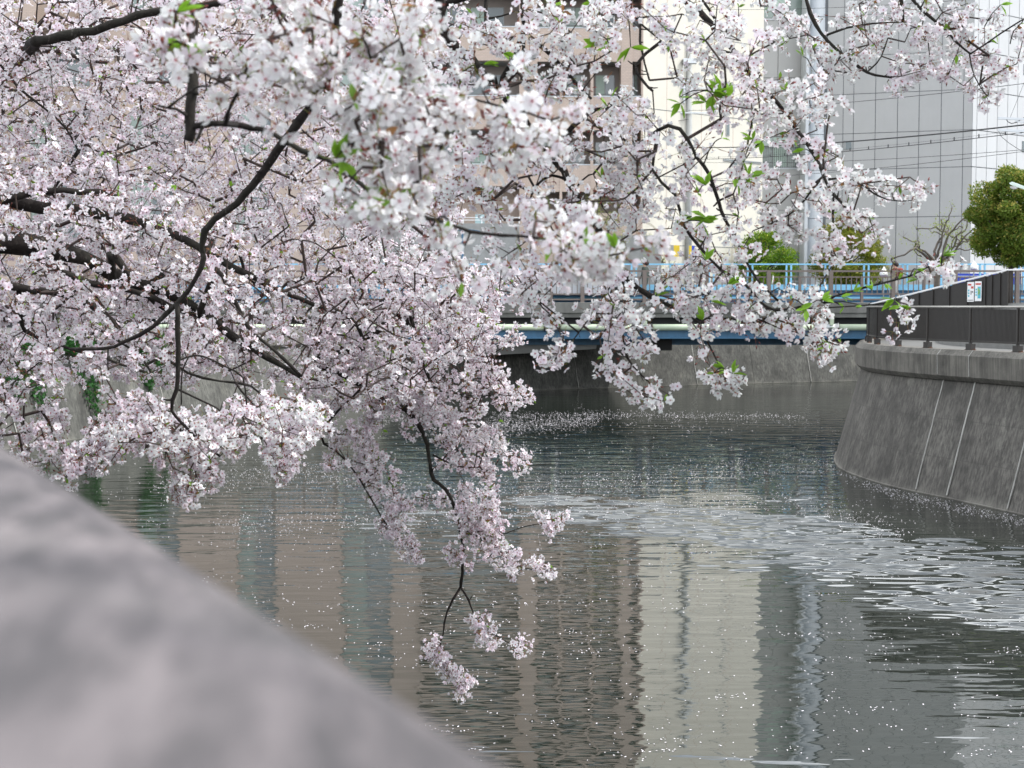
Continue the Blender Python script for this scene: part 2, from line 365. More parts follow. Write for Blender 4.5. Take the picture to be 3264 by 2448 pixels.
def river_wall(label, line, sgn, s_from, s_to, bay, wm, cm, seal_every=1, gapw=.02, seals=None, step=.6):
    root = empty('river_wall', label, 'wall')
    mb = MB(); profile_run(mb, cut(line, s_from, s_to, 2.0 if step > 1 else .6), CORE, sgn); mb.build('wall_core', M['gap'], root)
    joints = list(np.arange(s_from, s_to - .2, bay)) + [s_to]
    if seals: joints = sorted([j for j in joints if min(abs(j - q) for q in seals) > bay * .5] + list(seals))
    for i, (a, b) in enumerate(zip(joints[:-1], joints[1:])):
        mb = MB(); profile_run(mb, cut(line, a + gapw / 2, b - gapw / 2, step), BODY, sgn); mb.build('wall_bay', wm, root)
        mb = MB(); profile_run(mb, cut(line, a + gapw / 2, b - gapw / 2, step), COPE, sgn); mb.build('coping_block', cm, root)
        if i and (seals is None and i % seal_every == 0 or seals and min(abs(a - q) for q in seals) < .01):
            wd = random.uniform(.014, .024); r_ = off(cut(line, a - wd, a + wd), 0)
            mb = MB()
            for pr in ([(-.02 + .86 * k / 12 - .012, .09 + 3.05 * k / 12) for k in range(13)] ,):
                L_ = cut(line, a - .5, a + .5, .2); t_ = L_[-1] - L_[0]; t_ /= np.linalg.norm(t_); nn = np.array([-t_[1], t_[0]]) * sgn; c0 = cut(line, a - .01, a + .01)[1]
                V = []; 
                for o_, z_ in pr:
                    ww = wd * random.uniform(.55, 1.1); jj = random.uniform(-.012, .012)
                    for sx in (-1, 1):
                        for dd in (0, .03):
                            q = c0 + t_ * (sx * ww + jj) + nn * (o_ + dd); V.append((q[0], q[1], z_))
                Fc = []
                for k in range(len(pr) - 1):
                    o4 = k * 4; Fc += [(o4, o4+2, o4+6, o4+4), (o4, o4+4, o4+5, o4+1), (o4+2, o4+3, o4+7, o4+6)]
                mb.add(V, Fc)
                V = [];
                for o_, z_ in ((.628, 3.29), (.608, 3.84), (.75, 4.0), (1.3, 4.0)):
                    for sx in (-1, 1):
                        q = c0 + t_ * sx * wd * .7 + nn * o_; V.append((q[0], q[1], z_))
                mb.add(V, [(0, 1, 3, 2), (2, 3, 5, 4), (4, 5, 7, 6)])
            mb.build('joint_seal', M['seal'], root)
    return root
sR = lambda p: s_near(RBs, p)
rw = river_wall('dark streaked concrete river wall curving out from the right edge under the black railing', RBs, -1, sR((24, 5)), sR((32, 82)), 2.9, M['wall'], M['coping'],
    seals=[sR((12.5, 35.8)), sR((11.78, 38.15)), sR((11.4, 39.45))])
rebase(rw, (10.5, 44.3, 0))
sL = lambda p: s_near(LBs, p)
lw = river_wall('pale grey concrete river wall on the far bank, seen under the bridge and behind the blossoms', LBs, 1, sL((-5, 10.2)), sL((60, 111)), 4.5, M['wall_far'], M['coping'], seal_every=2, step=1.5)
rebase(lw, (4.3, 89, 0))
# ---------------------------------------------------------------- near bank: wall and weathered parapet the camera looks over
nw = river_wall('near-bank concrete river wall below the weathered parapet', LBs, 1, 0.0, sL((-5, 10.2)) - .05, 3.4, M['wall_far'], M['coping'], seal_every=9, step=.9)
rebase(nw, (0, 0, 0))
def parapet_mat():
    m = bpy.data.materials.new('weathered_parapet_concrete'); m.use_nodes = True; n = m.node_tree; L = n.links; b = n.nodes['Principled BSDF']
    b.inputs['Roughness'].default_value = .75
    g = n.nodes.new('ShaderNodeNewGeometry').outputs['Position']
    mp = n.nodes.new('ShaderNodeMapping'); mp.inputs['Rotation'].default_value = (0, 0, R(-8)); L.new(g, mp.inputs[0]); v = mp.outputs[0]
    a = ramp(n, noise(n, v, 80, 6, .7, (1, .14, 1)), .44, .56); c2 = ramp(n, noise(n, v, 26, 5, .65, (1, .4, 1)), .42, .56); c3 = ramp(n, noise(n, v, 90, 3, .6, (1, .06, 1)), .3, .75)
    c = mix_rgb(n, (.125, .110, .112), (.045, .040, .042), c2); ha = n.nodes.new('ShaderNodeMath'); ha.operation = 'MULTIPLY'; L.new(a, ha.inputs[0]); ha.inputs[1].default_value = .6; c = mix_rgb(n, c, (.19, .165, .168), ha.outputs[0])
    mm = n.nodes.new('ShaderNodeMath'); mm.operation = 'MULTIPLY'; L.new(c3, mm.inputs[0]); mm.inputs[1].default_value = .75
    c = mix_rgb(n, c, (.045, .040, .043), mm.outputs[0])
    gr = ramp(n, noise(n, v, 3, 3, .5), .6, .72)
    mg = n.nodes.new('ShaderNodeMath'); mg.operation = 'MULTIPLY'; L.new(gr, mg.inputs[0]); mg.inputs[1].default_value = .3
    c = mix_rgb(n, c, (.10, .115, .09), mg.outputs[0])
    L.new(c, b.inputs['Base Color'])
    bp = n.nodes.new('ShaderNodeBump'); bp.inputs['Distance'].default_value = .003; L.new(noise(n, v, 60, 5, .7, (1, .15, 1)), bp.inputs['Height']); L.new(bp.outputs[0], b.inputs['Normal'])
    return m
P0 = Vector((-.0067, .369, 0)) * .66; PD = Vector((-.423, .826, 0)).normalized(); PN = Vector((-PD.y, PD.x, 0))
pz = CAMZ - .070
par = empty('parapet', 'weathered grey stone parapet, out of focus, right under the camera at the lower left', 'parapet')
sec = [(.03, BANKZ), (.03, pz - .10)] + [(.03 + .11 - .11 * math.cos(a), pz - .04 + .04 * math.sin(a)) for a in [R(x) for x in (0, 15, 30, 45, 60, 75, 90)]] + [(.6, pz + .006), (.9, pz - .02), (.95, pz - .2), (.95, BANKZ)]
for s0, s1 in ((-3.4, -.9), (-.9, 4.2), (4.215, 7.4), (7.415, 10.6)):
    a = P0 + PD * s0; b_ = P0 + PD * s1; V = []
    for p in (a, b_):
        for o_, z_ in sec:
            q = p + PN * (o_ - .060); V.append((q.x, q.y, z_))
    k = len(sec); Fc = [(j, (j+1) % k, k + (j+1) % k, k + j) for j in range(k)] + [tuple(range(k)), tuple(reversed(range(k, 2*k)))]
    MB().add(V, Fc).build('parapet_stone', M['parapet'] if 'parapet' in M else M.setdefault('parapet', parapet_mat()), par, bevel=.006)
rebase(par, (0, .4, BANKZ))

# ---------------------------------------------------------------- black railing on the right bank wall
def line3(line2, z): return [(x, y, z) for x, y in line2]
rl = off(RBs, -1.02)
s0, s1 = s_near(rl, (19, 22)), s_near(rl, (14.6, 56.5))
rail = empty('bank_railing', 'dark slatted steel railing with pale cap on the right bank wall', 'railing')
nb = int((s1 - s0) / 2.0 + .5); stp = (s1 - s0) / nb
post = MB(); post.box((0, 0, .64), (.06, .075, 1.12)); post_me = post.mesh('post', M['darkrail'])
foot = MB(); foot.box((0, 0, .09), (.22, .16, .17)); foot_me = foot.mesh('post_foot', M['darkrail'])
bolt = MB(); 
for sx in (-1, 1):
    bolt.box((sx * .15, 0, .012), (.09, .10, .02)); bolt.cyl((sx * .165, 0, .02), .018, .03, 6)
bolt_me = bolt.mesh('anchor_plate', M['rust'])
for i in range(nb + 1):
    p = cut(rl, s0 + i * stp - .01, s0 + i * stp + .01)[1]; q = cut(rl, max(0, s0 + i * stp - .1), s0 + i * stp + .1)
    rz = math.atan2(q[-1][1] - q[0][1], q[-1][0] - q[0][0])
    inst('post', post_me, rail, (p[0], p[1], 3.99), (0, 0, rz)); inst('post_foot', foot_me, rail, (p[0], p[1], 3.99), (0, 0, rz)); inst('anchor_plate', bolt_me, rail, (p[0], p[1], 3.985), (0, 0, rz))
for i in range(nb):
    a = s0 + i * stp; b_ = a + stp; c = cut(rl, a + .04, b_ - .04, .35)
    mb = MB(); mb.tube(line3(cut(rl, a + .034, b_ - .034, .35), 4.23), .028, 6); mb.build('bottom_rail', M['darkrail'], rail)
    mb = MB(); n_ = int(stp / .055); L_ = cut(rl, a + .06, b_ - .06, .2)
    sA = arc(L_)
    for k in range(n_):
        q = sA[-1] * (k + .5) / n_; x = np.interp(q, sA, L_[:, 0]); y = np.interp(q, sA, L_[:, 1]); dx = np.interp(q + .05, sA, L_[:, 0]) - np.interp(q - .05, sA, L_[:, 0]); dy = np.interp(q + .05, sA, L_[:, 1]) - np.interp(q - .05, sA, L_[:, 1])
        mb.box((x, y, 4.68), (.038, .018, .86), rz=math.atan2(dy, dx))
    o = mb.build('slat_panel', M['darkrail'], rail); o['kind'] = 'stuff'
    mb = MB(); V = []
    for x, y in c:
        V += [(x, y, 4.27), (x, y, 5.10)]
    mb2 = MB(); mb2.add([(x + .03, y, z) for x, y, z in V], [(2*k, 2*k+2, 2*k+3, 2*k+1) for k in range(len(c) - 1)]); mb2.build('backing_sheet', M['darkrail'], rail)
mb = MB(); profile_run(mb, cut(rl, s0 - .1, s1 + .1, .4), [(-.05, 5.13), (-.05, 5.16), (.05, 5.16), (.05, 5.13)], -1); mb.build('top_beam', M['darkrail'], rail)
mb = MB(); profile_run(mb, cut(rl, s0 - .1, s1 + .1, .4), [(-.065, 5.165), (-.06, 5.205), (.06, 5.205), (.065, 5.165)], -1); mb.build('rail_cap', M['railtop'], rail)
rebase(rail, (12.3, 44, 3.99))

# kerb strip behind the railing and low wall seen through the gap
mb = MB(); profile_run(mb, cut(off(RBs, -3.4), s0, s1 + 3, .6), [(0, 3.9), (0, 4.12), (.15, 4.12), (.15, 3.9)], -1); tag(mb.build('kerb', M['conc']), kind='structure')

# ---------------------------------------------------------------- rising path with solid panel fence and notices
fa = Vector((13.62, 54.5, 0)); fb = Vector((17.35, 49.9, 0)); fc = Vector((21.4, 47.6, 0))
zt0, zt1 = 5.24, 6.46
fence = empty('panel_fence', 'dark solid panel fence with white cap climbing to the right beside the bridge end', 'fence')
px_j = [2765, 2795, 2828, 2860, 2892, 2926, 2971, 3023, 3080, 3137, 3158, 3184, 3203]
def on_line(px):
    k = (px - 1632) / F; d = fb - fa; t = (k * fa.y - fa.x) / (d.x - k * d.y); return max(0, min(1, t))
def ztop(t): return zt0 + (zt1 - zt0) * min(1, t * 1.0) ** 1.0
js = [on_line(p) for p in px_j]; js[0] = 0; js[-1] = 1
for a, b_ in zip(js[:-1], js[1:]):
    if b_ - a < .01: continue
    A = fa.lerp(fb, a + .004); B = fa.lerp(fb, b_ - .004); za, zb = ztop(a) - .05, ztop(b_) - .05
    nrm = Vector(((fb - fa).y, -(fb - fa).x, 0)).normalized() * .012
    V = [A - nrm, B - nrm, B + nrm, A + nrm]; V = [(p.x, p.y, za - 1.2 if i in (0, 3) else zb - 1.2) for i, p in enumerate(V)] + [(p.x, p.y, za if i in (0, 3) else zb) for i, p in enumerate(V)]
    MB().add(V, [(0,3,2,1),(4,5,6,7),(0,1,5,4),(1,2,6,5),(2,3,7,6),(3,0,4,7)]).build('panel', M['darkrail'], fence)
for a in js:
    p = fa.lerp(fb, a); z = ztop(a); MB().box((p.x - .02, p.y - .03, z - .65), (.05, .05, 1.25), rz=math.atan2(fb.y - fa.y, fb.x - fa.x)).build('post', M['darkrail'], fence)
cap = MB(); T = np.linspace(0, 1, 14)
for t0, t1 in zip(T[:-1], T[1:]):
    A = fa.lerp(fb, t0); B = fa.lerp(fb, t1); cap.bar((A.x, A.y, ztop(t0)), (B.x, B.y, ztop(t1)), .11, .05)
cap.bar((fb.x, fb.y, zt1), (fc.x, fc.y, zt1 + .02), .11, .05); cap.build('rail_cap', M['white'], fence)
for k in range(28):
    p = fb.lerp(fc, (k + .6) / 28); MB().box((p.x, p.y, zt1 - .6), (.022, .022, 1.14)).build('bar', M['darkrail'], fence)
rebase(fence, (15, 53, 4))
for i, (x0, x1, y0, y1) in enumerate(((3083, 3104, 899, 962), (3107, 3128, 897, 960))):
    ta, tb = on_line(x0), on_line(x1); A = fa.lerp(fb, ta); B = fa.lerp(fb, tb); mid = (A + B) / 2; wd = (B - A).length; rz = math.atan2(B.y - A.y, B.x - A.x)
    zt_, zb_ = zat(y0, mid.y), zat(y1, mid.y); nrm = Vector((-(fb - fa).y, (fb - fa).x, 0)).normalized(); nrm = nrm if nrm.y < 0 else -nrm
    pb = mid + nrm * .05; t_ = (B - A).normalized()
    nb_ = empty('notice_board', ['white notice with two small red headings and black figure, left of the pair', 'white notice with one red heading above a cyan and green picture'][i], 'notice', 'notices on the dark fence')
    MB().box((pb.x, pb.y, (zt_ + zb_) / 2), (wd, .02, zt_ - zb_), rz=rz).build('board', M['white'], nb_, bevel=.004)
    def patch(u0, u1, v0, v1, m, nm):
        c = pb + t_ * ((u0 + u1) / 2 - .5) * wd + nrm * .014; zz = zt_ - (v0 + v1) / 2 * (zt_ - zb_)
        MB().box((c.x, c.y, zz), (wd * (u1 - u0), .006, (zt_ - zb_) * (v1 - v0)), rz=rz).build(nm, m, nb_)
    if i == 0:
        patch(.12, .62, .09, .18, M['red'], 'heading'); patch(.58, .95, .22, .33, M['red'], 'heading')
        for v in (.38, .52, .66): patch(.12, .34, v, v + .09, M['cyan'], 'printed_mark')
        patch(.55, .64, .44, .64, M['hair'], 'printed_figure'); patch(.72, .9, .46, .54, M['pave'], 'printed_mark'); patch(.1, .9, .90, .93, M['pave'], 'printed_mark')
    else:
        patch(.1, .9, .09, .17, M['red'], 'heading'); patch(.44, .9, .26, .86, M['cyan'], 'picture')
        c_ = .02
        for v in (.36, .50, .64): patch(.12, .34, v, v + .09, M['cyan'], 'printed_mark')
        for u, v in ((.5, .42), (.62, .5), (.56, .6)):
            c = pb + t_ * (u + .08 - .5) * wd + nrm * .021; zz = zt_ - v * (zt_ - zb_); MB().box((c.x, c.y, zz), (wd * .2, .006, .1), rz=rz).build('printed_leaf', M['ygreen'], nb_)
    rebase(nb_, tuple(pb))
# raised path body behind the fence
mb = MB(); d = (fb - fa); q = Vector((-d.y, d.x, 0)).normalized(); q = q if q.y > 0 else -q
V = []
for p, z in ((fa, 4.15), (fb, 5.3), (fc, 5.3), (Vector((34, 44, 0)), 5.3)):
    for o_ in (.06, 5.5): r_ = p + q * o_; V += [(r_.x, r_.y, BANKZ - .05), (r_.x, r_.y, z)]
Fc = []
for k in range(3):
    o = k * 4; Fc += [(o, o+4, o+5, o+1), (o+2, o+3, o+7, o+6), (o+1, o+5, o+7, o+3)]
Fc += [(0, 1, 3, 2), (12, 14, 15, 13)]
tag(mb.add(V, Fc).build('raised_path', M['conc']), kind='structure')
tag(MB().bx(23.05, 160, 52.9, 57, BANKZ - .1, 5.30).build('road_embankment', M['asphalt']), kind='structure')
tag(MB().bx(-160, -18.25, 52.9, 57, BANKZ - .1, 5.30).build('road_embankment', M['asphalt']), kind='structure')

# ---------------------------------------------------------------- road bridge
YB = 52.5; XL, XR = -18.2, 23.0
br = empty('road_bridge', 'road bridge with taupe railing, grey edge beam, pale green pipe and dark blue girder', 'bridge')
zf = lambda y: zat(y, YB)
DP_ = [(XL, YB + .3), (XR, YB + .3), (XR, 56.2), (6.2, 56.2), (5.0, 60.0), (-6, 60.0), (XL, 57.0)]
MB().add([(x, y, zf(968)) for x, y in DP_] + [(x, y, zf(1050)) for x, y in DP_], [tuple(range(7)), tuple(reversed(range(7, 14)))] + [(i, i + 7, (i + 1) % 7 + 7, (i + 1) % 7) for i in range(7)]).build('deck', M['asphalt'], br)
for k in range(9):
    a = XL + (XR - XL) * k / 9; b_ = XL + (XR - XL) * (k + 1) / 9
    MB().bx(a + .008, b_ - .008, YB - .1, YB + .29, zf(998), zf(964)).build('edge_beam', M['deckc'], br, bevel=.015)
    MB().bx(a + .006, b_ - .006, YB - .04, YB + .22, zf(1012), zf(998) - .003).build('fascia_panel', M['deckc'], br)
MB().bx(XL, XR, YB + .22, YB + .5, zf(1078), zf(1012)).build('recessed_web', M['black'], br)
g = MB(); g.bx(XL, XR, YB - .22, YB + .1, zf(1075), zf(1054)); g.bx(XL, XR, YB - .34, YB + .2, zf(1079), zf(1075)); g.build('girder', M['deepblue'], br)
for k in range(4):
    y = 53.6 + k * 1.7; MB().bx(XL + .5, (XR - .5 if y < 56 else 4.2), y, y + .3, zf(1050) - .6, zf(1050) - .01).build('cross_girder', M['deepblue'], br)
pz_ = (zf(1033) + zf(1053)) / 2; pr = (zf(1033) - zf(1053)) / 2
haz = lambda y: zat(y, 54.0)
cps = [1085, 1405, 1762, 2055, 2352, 2648]; xs = [(p - 1632) / F * (YB - .35) for p in cps]
edges = [XL] + xs + [XR]
for a, b_ in zip(edges[:-1], edges[1:]):
    MB().tube([(a + .02, YB - .35, pz_), (b_ - .02, YB - .35, pz_)], pr, 16).build('pipe_length', M['pipe'], br, smooth=True)
for x in xs:
    MB().tube([(x - .31, YB - .35, pz_), (x + .25, YB - .35, pz_)], pr + .012, 16).build('pipe_coupling', M['steel'], br, smooth=True)
    for q in (-.315, .255): MB().tube([(x + q - .015, YB - .35, pz_), (x + q + .015, YB - .35, pz_)], pr + .03, 16).build('coupling_ring', M['darkrail'], br)
    MB().bx(x - .07, x + .07, YB - .52, YB - .40, zf(1036), zf(998)).build('pipe_hanger', M['pipe'], br)
    MB().bx(x - .05, x + .05, YB - .60, YB - .12, pz_ - .02, pz_ + .02).build('pipe_saddle', M['pipe'], br)
bz = zf(1079)
for p0, p1, dz in ((2075, 2140, .46), (2050, 2072, .22)):
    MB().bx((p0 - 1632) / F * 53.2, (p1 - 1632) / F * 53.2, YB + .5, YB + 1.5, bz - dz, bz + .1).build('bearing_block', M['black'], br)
# sloping grey beam under the left part
V = [(-1.9, 53.9, haz(1138)), (3.2, 53.9, haz(1112)), (3.2, 53.9, haz(1085)), (-1.9, 53.9, haz(1100))]
MB().add(V + [(x, y + .5, z) for x, y, z in V], [(0,1,2,3), (7,6,5,4)] + [(i, i + 4, (i + 1) % 4 + 4, (i + 1) % 4) for i in range(4)]).build('haunch_beam', M['conc'], br)
# taupe railing on the bridge (parts of the bridge)
def rbar(y0, y1, dep=.06): MB().bx(XL, 20.7, YB + .05, YB + .05 + dep, zf(y1), zf(y0)).build('rail_bar', M['brownrail'], br)
rbar(861, 867, .10); rbar(881, 885); rbar(935, 939.5); rbar(952, 957)
for k in range(20):
    x = (2647 - 1632) / F * YB - (k - 4) * 2.29
    MB().bx(x - .07, x + .07, YB - .02, YB + .16, zf(966), zf(862)).build('railing_post', M['brownrail'], br)
    if x + 1.145 < 21: MB().bx(x + 1.145 - .045, x + 1.145 + .045, YB + .0, YB + .14, zf(966), zf(881)).build('railing_post', M['brownrail'], br)
x = 12.68 + 2.47
bal_me = unit_box('baluster', M['brownrail'])
nbal = int((XR - .3 - (-9)) / .2058); x0_ = (2647 - 1632) / F * YB
for k in range(-118, 44):
    x = x0_ + k * .1908
    if x > 20.5 or x < -11 or k % 6 == 0: continue
    inst('baluster', bal_me, br, (x, YB + .08, (zf(885) + zf(935)) / 2), (0, 0, 0), (.032, .03, zf(885) - zf(935)))
rebase(br, (0, YB, 3.9))

# ---------------------------------------------------------------- sky-blue footbridge behind
YF = 55.0
fbz = lambda y: zat(y, YF)
fb_ = empty('footbridge', 'sky-blue painted footbridge with tall railing just behind the road bridge', 'footbridge')
MB().bx(-13, 44, YF - .04, YF + .04, fbz(844.5), fbz(840)).build('hand_rail', M['blue'], fb_)
MB().bx(-13, 44, YF - .03, YF + .03, fbz(925), fbz(907)).build('upper_beam', M['blue'], fb_)
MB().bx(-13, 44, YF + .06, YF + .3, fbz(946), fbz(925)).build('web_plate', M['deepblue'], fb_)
MB().bx(-13, 44, YF - .05, YF + .3, fbz(957), fbz(946)).build('lower_beam', M['blue'], fb_)
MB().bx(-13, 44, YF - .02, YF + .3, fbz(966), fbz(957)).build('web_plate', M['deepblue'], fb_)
MB().bx(-13, 44, YF - .06, YF + .7, fbz(990), fbz(966)).build('deck_beam', M['blue'], fb_)
for k in range(22):
    x = (2505 - 1632) / F * YF - 10.36 + k * 1.493
    for dx in (-.1, .08):
        MB().bx(x + dx - .03, x + dx + .03, YF - .04, YF + .04, fbz(908), fbz(843)).build('railing_post', M['blue'], fb_)
rebase(fb_, (5, YF, 4.9))

# ---------------------------------------------------------------- people
def person(loc, facing, top, low, label, pack=None, white_hat=False, h=1.66):
    """one continuous skinned body in a walking pose; hair and pack are children"""
    J = {'pelvis': (0, 0, .90, .135), 'waist': (0, 0, 1.05, .125), 'chest': (0, -.01, 1.27, .15), 'neck0': (0, 0, 1.41, .075), 'neck': (0, .01, 1.46, .055), 'head': (0, .03, 1.56, .092), 'crown': (0, .02, 1.63, .075),
         'hipR': (.09, 0, .86, .10), 'kneeR': (.10, .14, .48, .065), 'ankR': (.10, .10, .09, .045), 'toeR': (.10, .25, .04, .038),
         'hipL': (-.09, 0, .86, .10), 'kneeL': (-.10, -.02, .47, .065), 'ankL': (-.10, -.24, .13, .045), 'toeL': (-.10, -.12, .04, .038),
         'shR': (.17, 0, 1.36, .07), 'elR': (.22, -.08, 1.10, .045), 'wrR': (.21, .06, .90, .034), 'haR': (.20, .12, .83, .04),
         'shL': (-.17, 0, 1.36, .07), 'elL': (-.22, .02, 1.09, .045), 'wrL': (-.21, .16, .93, .034), 'haL': (-.20, .22, .88, .04)}
    E = [('pelvis','waist'),('waist','chest'),('chest','neck0'),('neck0','neck'),('neck','head'),('head','crown'),('pelvis','hipR'),('hipR','kneeR'),('kneeR','ankR'),('ankR','toeR'),('pelvis','hipL'),('hipL','kneeL'),('kneeL','ankL'),('ankL','toeL'),
         ('chest','shR'),('shR','elR'),('elR','wrR'),('wrR','haR'),('chest','shL'),('shL','elL'),('elL','wrL'),('wrL','haL')]
    ks = list(J); me = bpy.data.meshes.new('person_body')
    me.from_pydata([J[k][:3] for k in ks], [(ks.index(a), ks.index(b)) for a, b in E], [])
    o = bpy.data.objects.new('person', me); COL.objects.link(o)
    sk = o.modifiers.new('skin', 'SKIN'); sk.use_smooth_shade = True
    for i, k in enumerate(ks): me.skin_vertices[0].data[i].radius = (J[k][3],) * 2; me.skin_vertices[0].data[i].use_root = (i == 0)
    o.modifiers.new('sub', 'SUBSURF').levels = 2; o.modifiers['sub'].render_levels = 2
    dg = bpy.context.evaluated_depsgraph_get(); dg.update(); ev = bpy.data.meshes.new_from_object(o.evaluated_get(dg))
    o.modifiers.clear(); o.data = ev; ev.name = 'person_body'
    ev.materials.clear()
    for m in (M['skin'], top, low, M['shoe']): ev.materials.append(m)
    for p in ev.polygons:
        c = p.center; mi = 0
        if c.z < .11: mi = 3
        elif c.z < .92 and abs(c.x) < .17: mi = 2
        elif c.z < 1.42 and (abs(c.x) < .165 or c.z > .95): mi = 1
        p.material_index = mi; p.use_smooth = True
    hm = MB(); 
    for (cx, cy, cz, r) in ((0, -.005, 1.60, .118), (0, -.06, 1.56, .098)):
        for i in range(7):
            a0, a1 = math.pi * i / 7, math.pi * (i + 1) / 7
            for j in range(10):
                b0, b1 = 2*math.pi*j/10, 2*math.pi*(j+1)/10
                f = lambda a, b: (cx + r * math.sin(a) * math.cos(b) * random.uniform(.97, 1.05), cy + r * math.sin(a) * math.sin(b), cz + r * 1.05 * math.cos(a))
                hm.add([f(a0, b0), f(a1, b0), f(a1, b1), f(a0, b1)], [(0, 1, 2, 3)])
    hm.build('hair', M['hair'], o, smooth=True)
    MB().box((0, .125, 1.545), (.02, .03, .035)).build('nose', M['skin'], o, bevel=.006)
    if pack:
        MB().box((0, -.22, 1.2), (.30, .17, .44)).build('backpack', pack, o, bevel=.05)
        for sx in (-1, 1): MB().tube([(sx * .10, -.14, 1.36), (sx * .11, 0, 1.43), (sx * .12, .13, 1.3), (sx * .12, .12, 1.1), (sx * .12, -.12, 1.02)], .02, 6).build('backpack_strap', pack, o)
    tag(o, label, 'person'); s = h / 1.70
    o.location = loc; o.rotation_euler = (0, 0, facing); o.scale = (s, s, s)
    return o
person(Vector((at(2851, 967, 54.3).x, 54.3, zf(968) + .01)), R(100), M['shirt'], M['trouser'], 'person with bushy dark hair, red backpack and pale trousers walking left on the bridge', M['pack'], h=1.61)
person(Vector((at(2056, 967, 54.5).x, 54.5, zf(968) + .01)), R(60), M['vest'], M['vest'], 'dark-haired person on the bridge half hidden behind the blossoms in the middle', h=1.68)

# white festival lanterns
def lantern(px, py, D, sc, label):
    c = at(px, py, D); o = empty('paper_lantern', label, 'lantern', 'white paper lanterns behind the bridge railing')
    prof = [(0.0, .40), (.03, .30), (.08, .22), (.17, .12), (.21, 0), (.20, -.08)]
    mb = MB(); n = 12
    for (r0, z0), (r1, z1) in zip(prof[:-1], prof[1:]):
        for j in range(n):
            a, b = 2*math.pi*j/n, 2*math.pi*(j+1)/n
            mb.add([(c.x + sc*r0*math.cos(a), D + sc*r0*math.sin(a), c.z + sc*z0), (c.x + sc*r1*math.cos(a), D + sc*r1*math.sin(a), c.z + sc*z1), (c.x + sc*r1*math.cos(b), D + sc*r1*math.sin(b), c.z + sc*z1), (c.x + sc*r0*math.cos(b), D + sc*r0*math.sin(b), c.z + sc*z0)], [(0, 1, 2, 3)])
    mb.build('shade', M['white'], o, smooth=True)
    MB().tube([(c.x, D, c.z - sc*.16), (c.x, D, c.z - sc*.085)], [sc*.12, sc*.19], 12).build('lower_band', M['mauve'], o)
    MB().tube([(c.x, D, 5.25), (c.x, D, c.z - sc*.16)], .02, 6).build('pole', M['polec'], o)
    rebase(o, (c.x, D, 5.25))
lantern(3104, 852, 54.9, .73, 'white pointed paper lantern with mauve rim behind the blue railing near the ramp')
lantern(2817, 872, 54.6, .78, 'white pointed paper lantern just left of the walker with the red backpack')

# ---------------------------------------------------------------- silver car on the bridge
def car(cx, cy, z0, label):
    o = empty('parked_car', label, 'car')
    prof = [(-2.15, .30), (-2.2, .62), (-2.1, .80), (-1.35, .93), (-.62, 1.37), (-.1, 1.44), (.75, 1.42), (1.55, 1.02), (2.1, .95), (2.2, .6), (2.15, .3)]
    low = [p for p in prof if p[1] < 1.1]
    k = len(low); V = [(x, s * .82, z) for s in (-1, 1) for x, z in low]
    MB().add([(cx + x, cy + y, z0 + z) for x, y, z in V], [tuple(range(k)), tuple(reversed(range(k, 2*k)))] + [(i, (i+1) % k, k + (i+1) % k, k + i) for i in range(k)]).build('body', M['carp'], o, bevel=.06)
    up = [(-1.35, .93), (-.62, 1.37), (-.1, 1.44), (.75, 1.42), (1.55, 1.02)]; k = len(up)
    V = [(x, s * (.78 - (z - .93) * .35), z) for s in (-1, 1) for x, z in up]
    MB().add([(cx + x, cy + y, z0 + z) for x, y, z in V], [tuple(range(k)), tuple(reversed(range(k, 2*k)))] + [(i, (i+1) % k, k + (i+1) % k, k + i) for i in range(k)]).build('cabin', M['carp'], o, bevel=.03)
    for s in (-1, 1):
        def sd_(x, z, e=.012): return (cx + x, cy + s * (.78 - (z - .93) * .35 + e), z0 + z)
        for q in ([(-1.2, .97), (-.6, 1.33), (-.12, 1.38), (-.12, .98)], [(-.04, .98), (-.04, 1.38), (.66, 1.365), (.72, 1.0)], [(.78, 1.0), (.74, 1.35), (1.38, 1.04)]):
            MB().add([sd_(*p) for p in q] + [sd_(p[0], p[1], -.01) for p in q], [tuple(range(len(q)))]).build('side_window', M['carglass'], o)
        MB().tube([sd_(-1.25, .955), sd_(-.61, 1.36, .015), sd_(-.1, 1.41, .015), sd_(.74, 1.39, .015), sd_(1.48, 1.02)], .014, 5).build('window_trim', M['chrome'], o)
        MB().bar(sd_(-1.25, .955), sd_(1.45, 1.0), .02, .025).build('window_trim', M['chrome'], o)
        MB().box(sd_(-1.0, 1.02, .13), (.12, .16, .12)).build('door_mirror', M['black'], o, bevel=.03)
        for x in (-1.35, 1.35):
            wv = [(cx + x, cy + s * .66, z0 + .31), (cx + x, cy + s * .84, z0 + .31)]
            t = MB().tube(wv, .31, 18).build('wheel', M['tyre'], o); MB().tube([wv[0], (wv[1][0], wv[1][1] + s * .01, wv[1][2])], .2, 12).build('rim', M['steel'], t)
            t.children[0].matrix_parent_inverse = Matrix.Identity(4)
    MB().add([(cx - 1.30, cy - .66, z0 + .975), (cx - 1.30, cy + .66, z0 + .975), (cx - .66, cy + .6, z0 + 1.365), (cx - .66, cy - .6, z0 + 1.365)], [(0, 1, 2, 3)]).build('windscreen', M['carglass'], o)
    for s in (-1, 1): MB().box((cx - 2.12, cy + s * .62, z0 + .68), (.14, .3, .12)).build('headlight', M['chrome'], o, bevel=.03)
    rebase(o, (cx, cy, z0))
cx_ = at(1745, 900, 54).x + 1.25
car(cx_, 54.0, zf(968) + .01, 'silver car standing on the bridge behind the taupe railing bars')

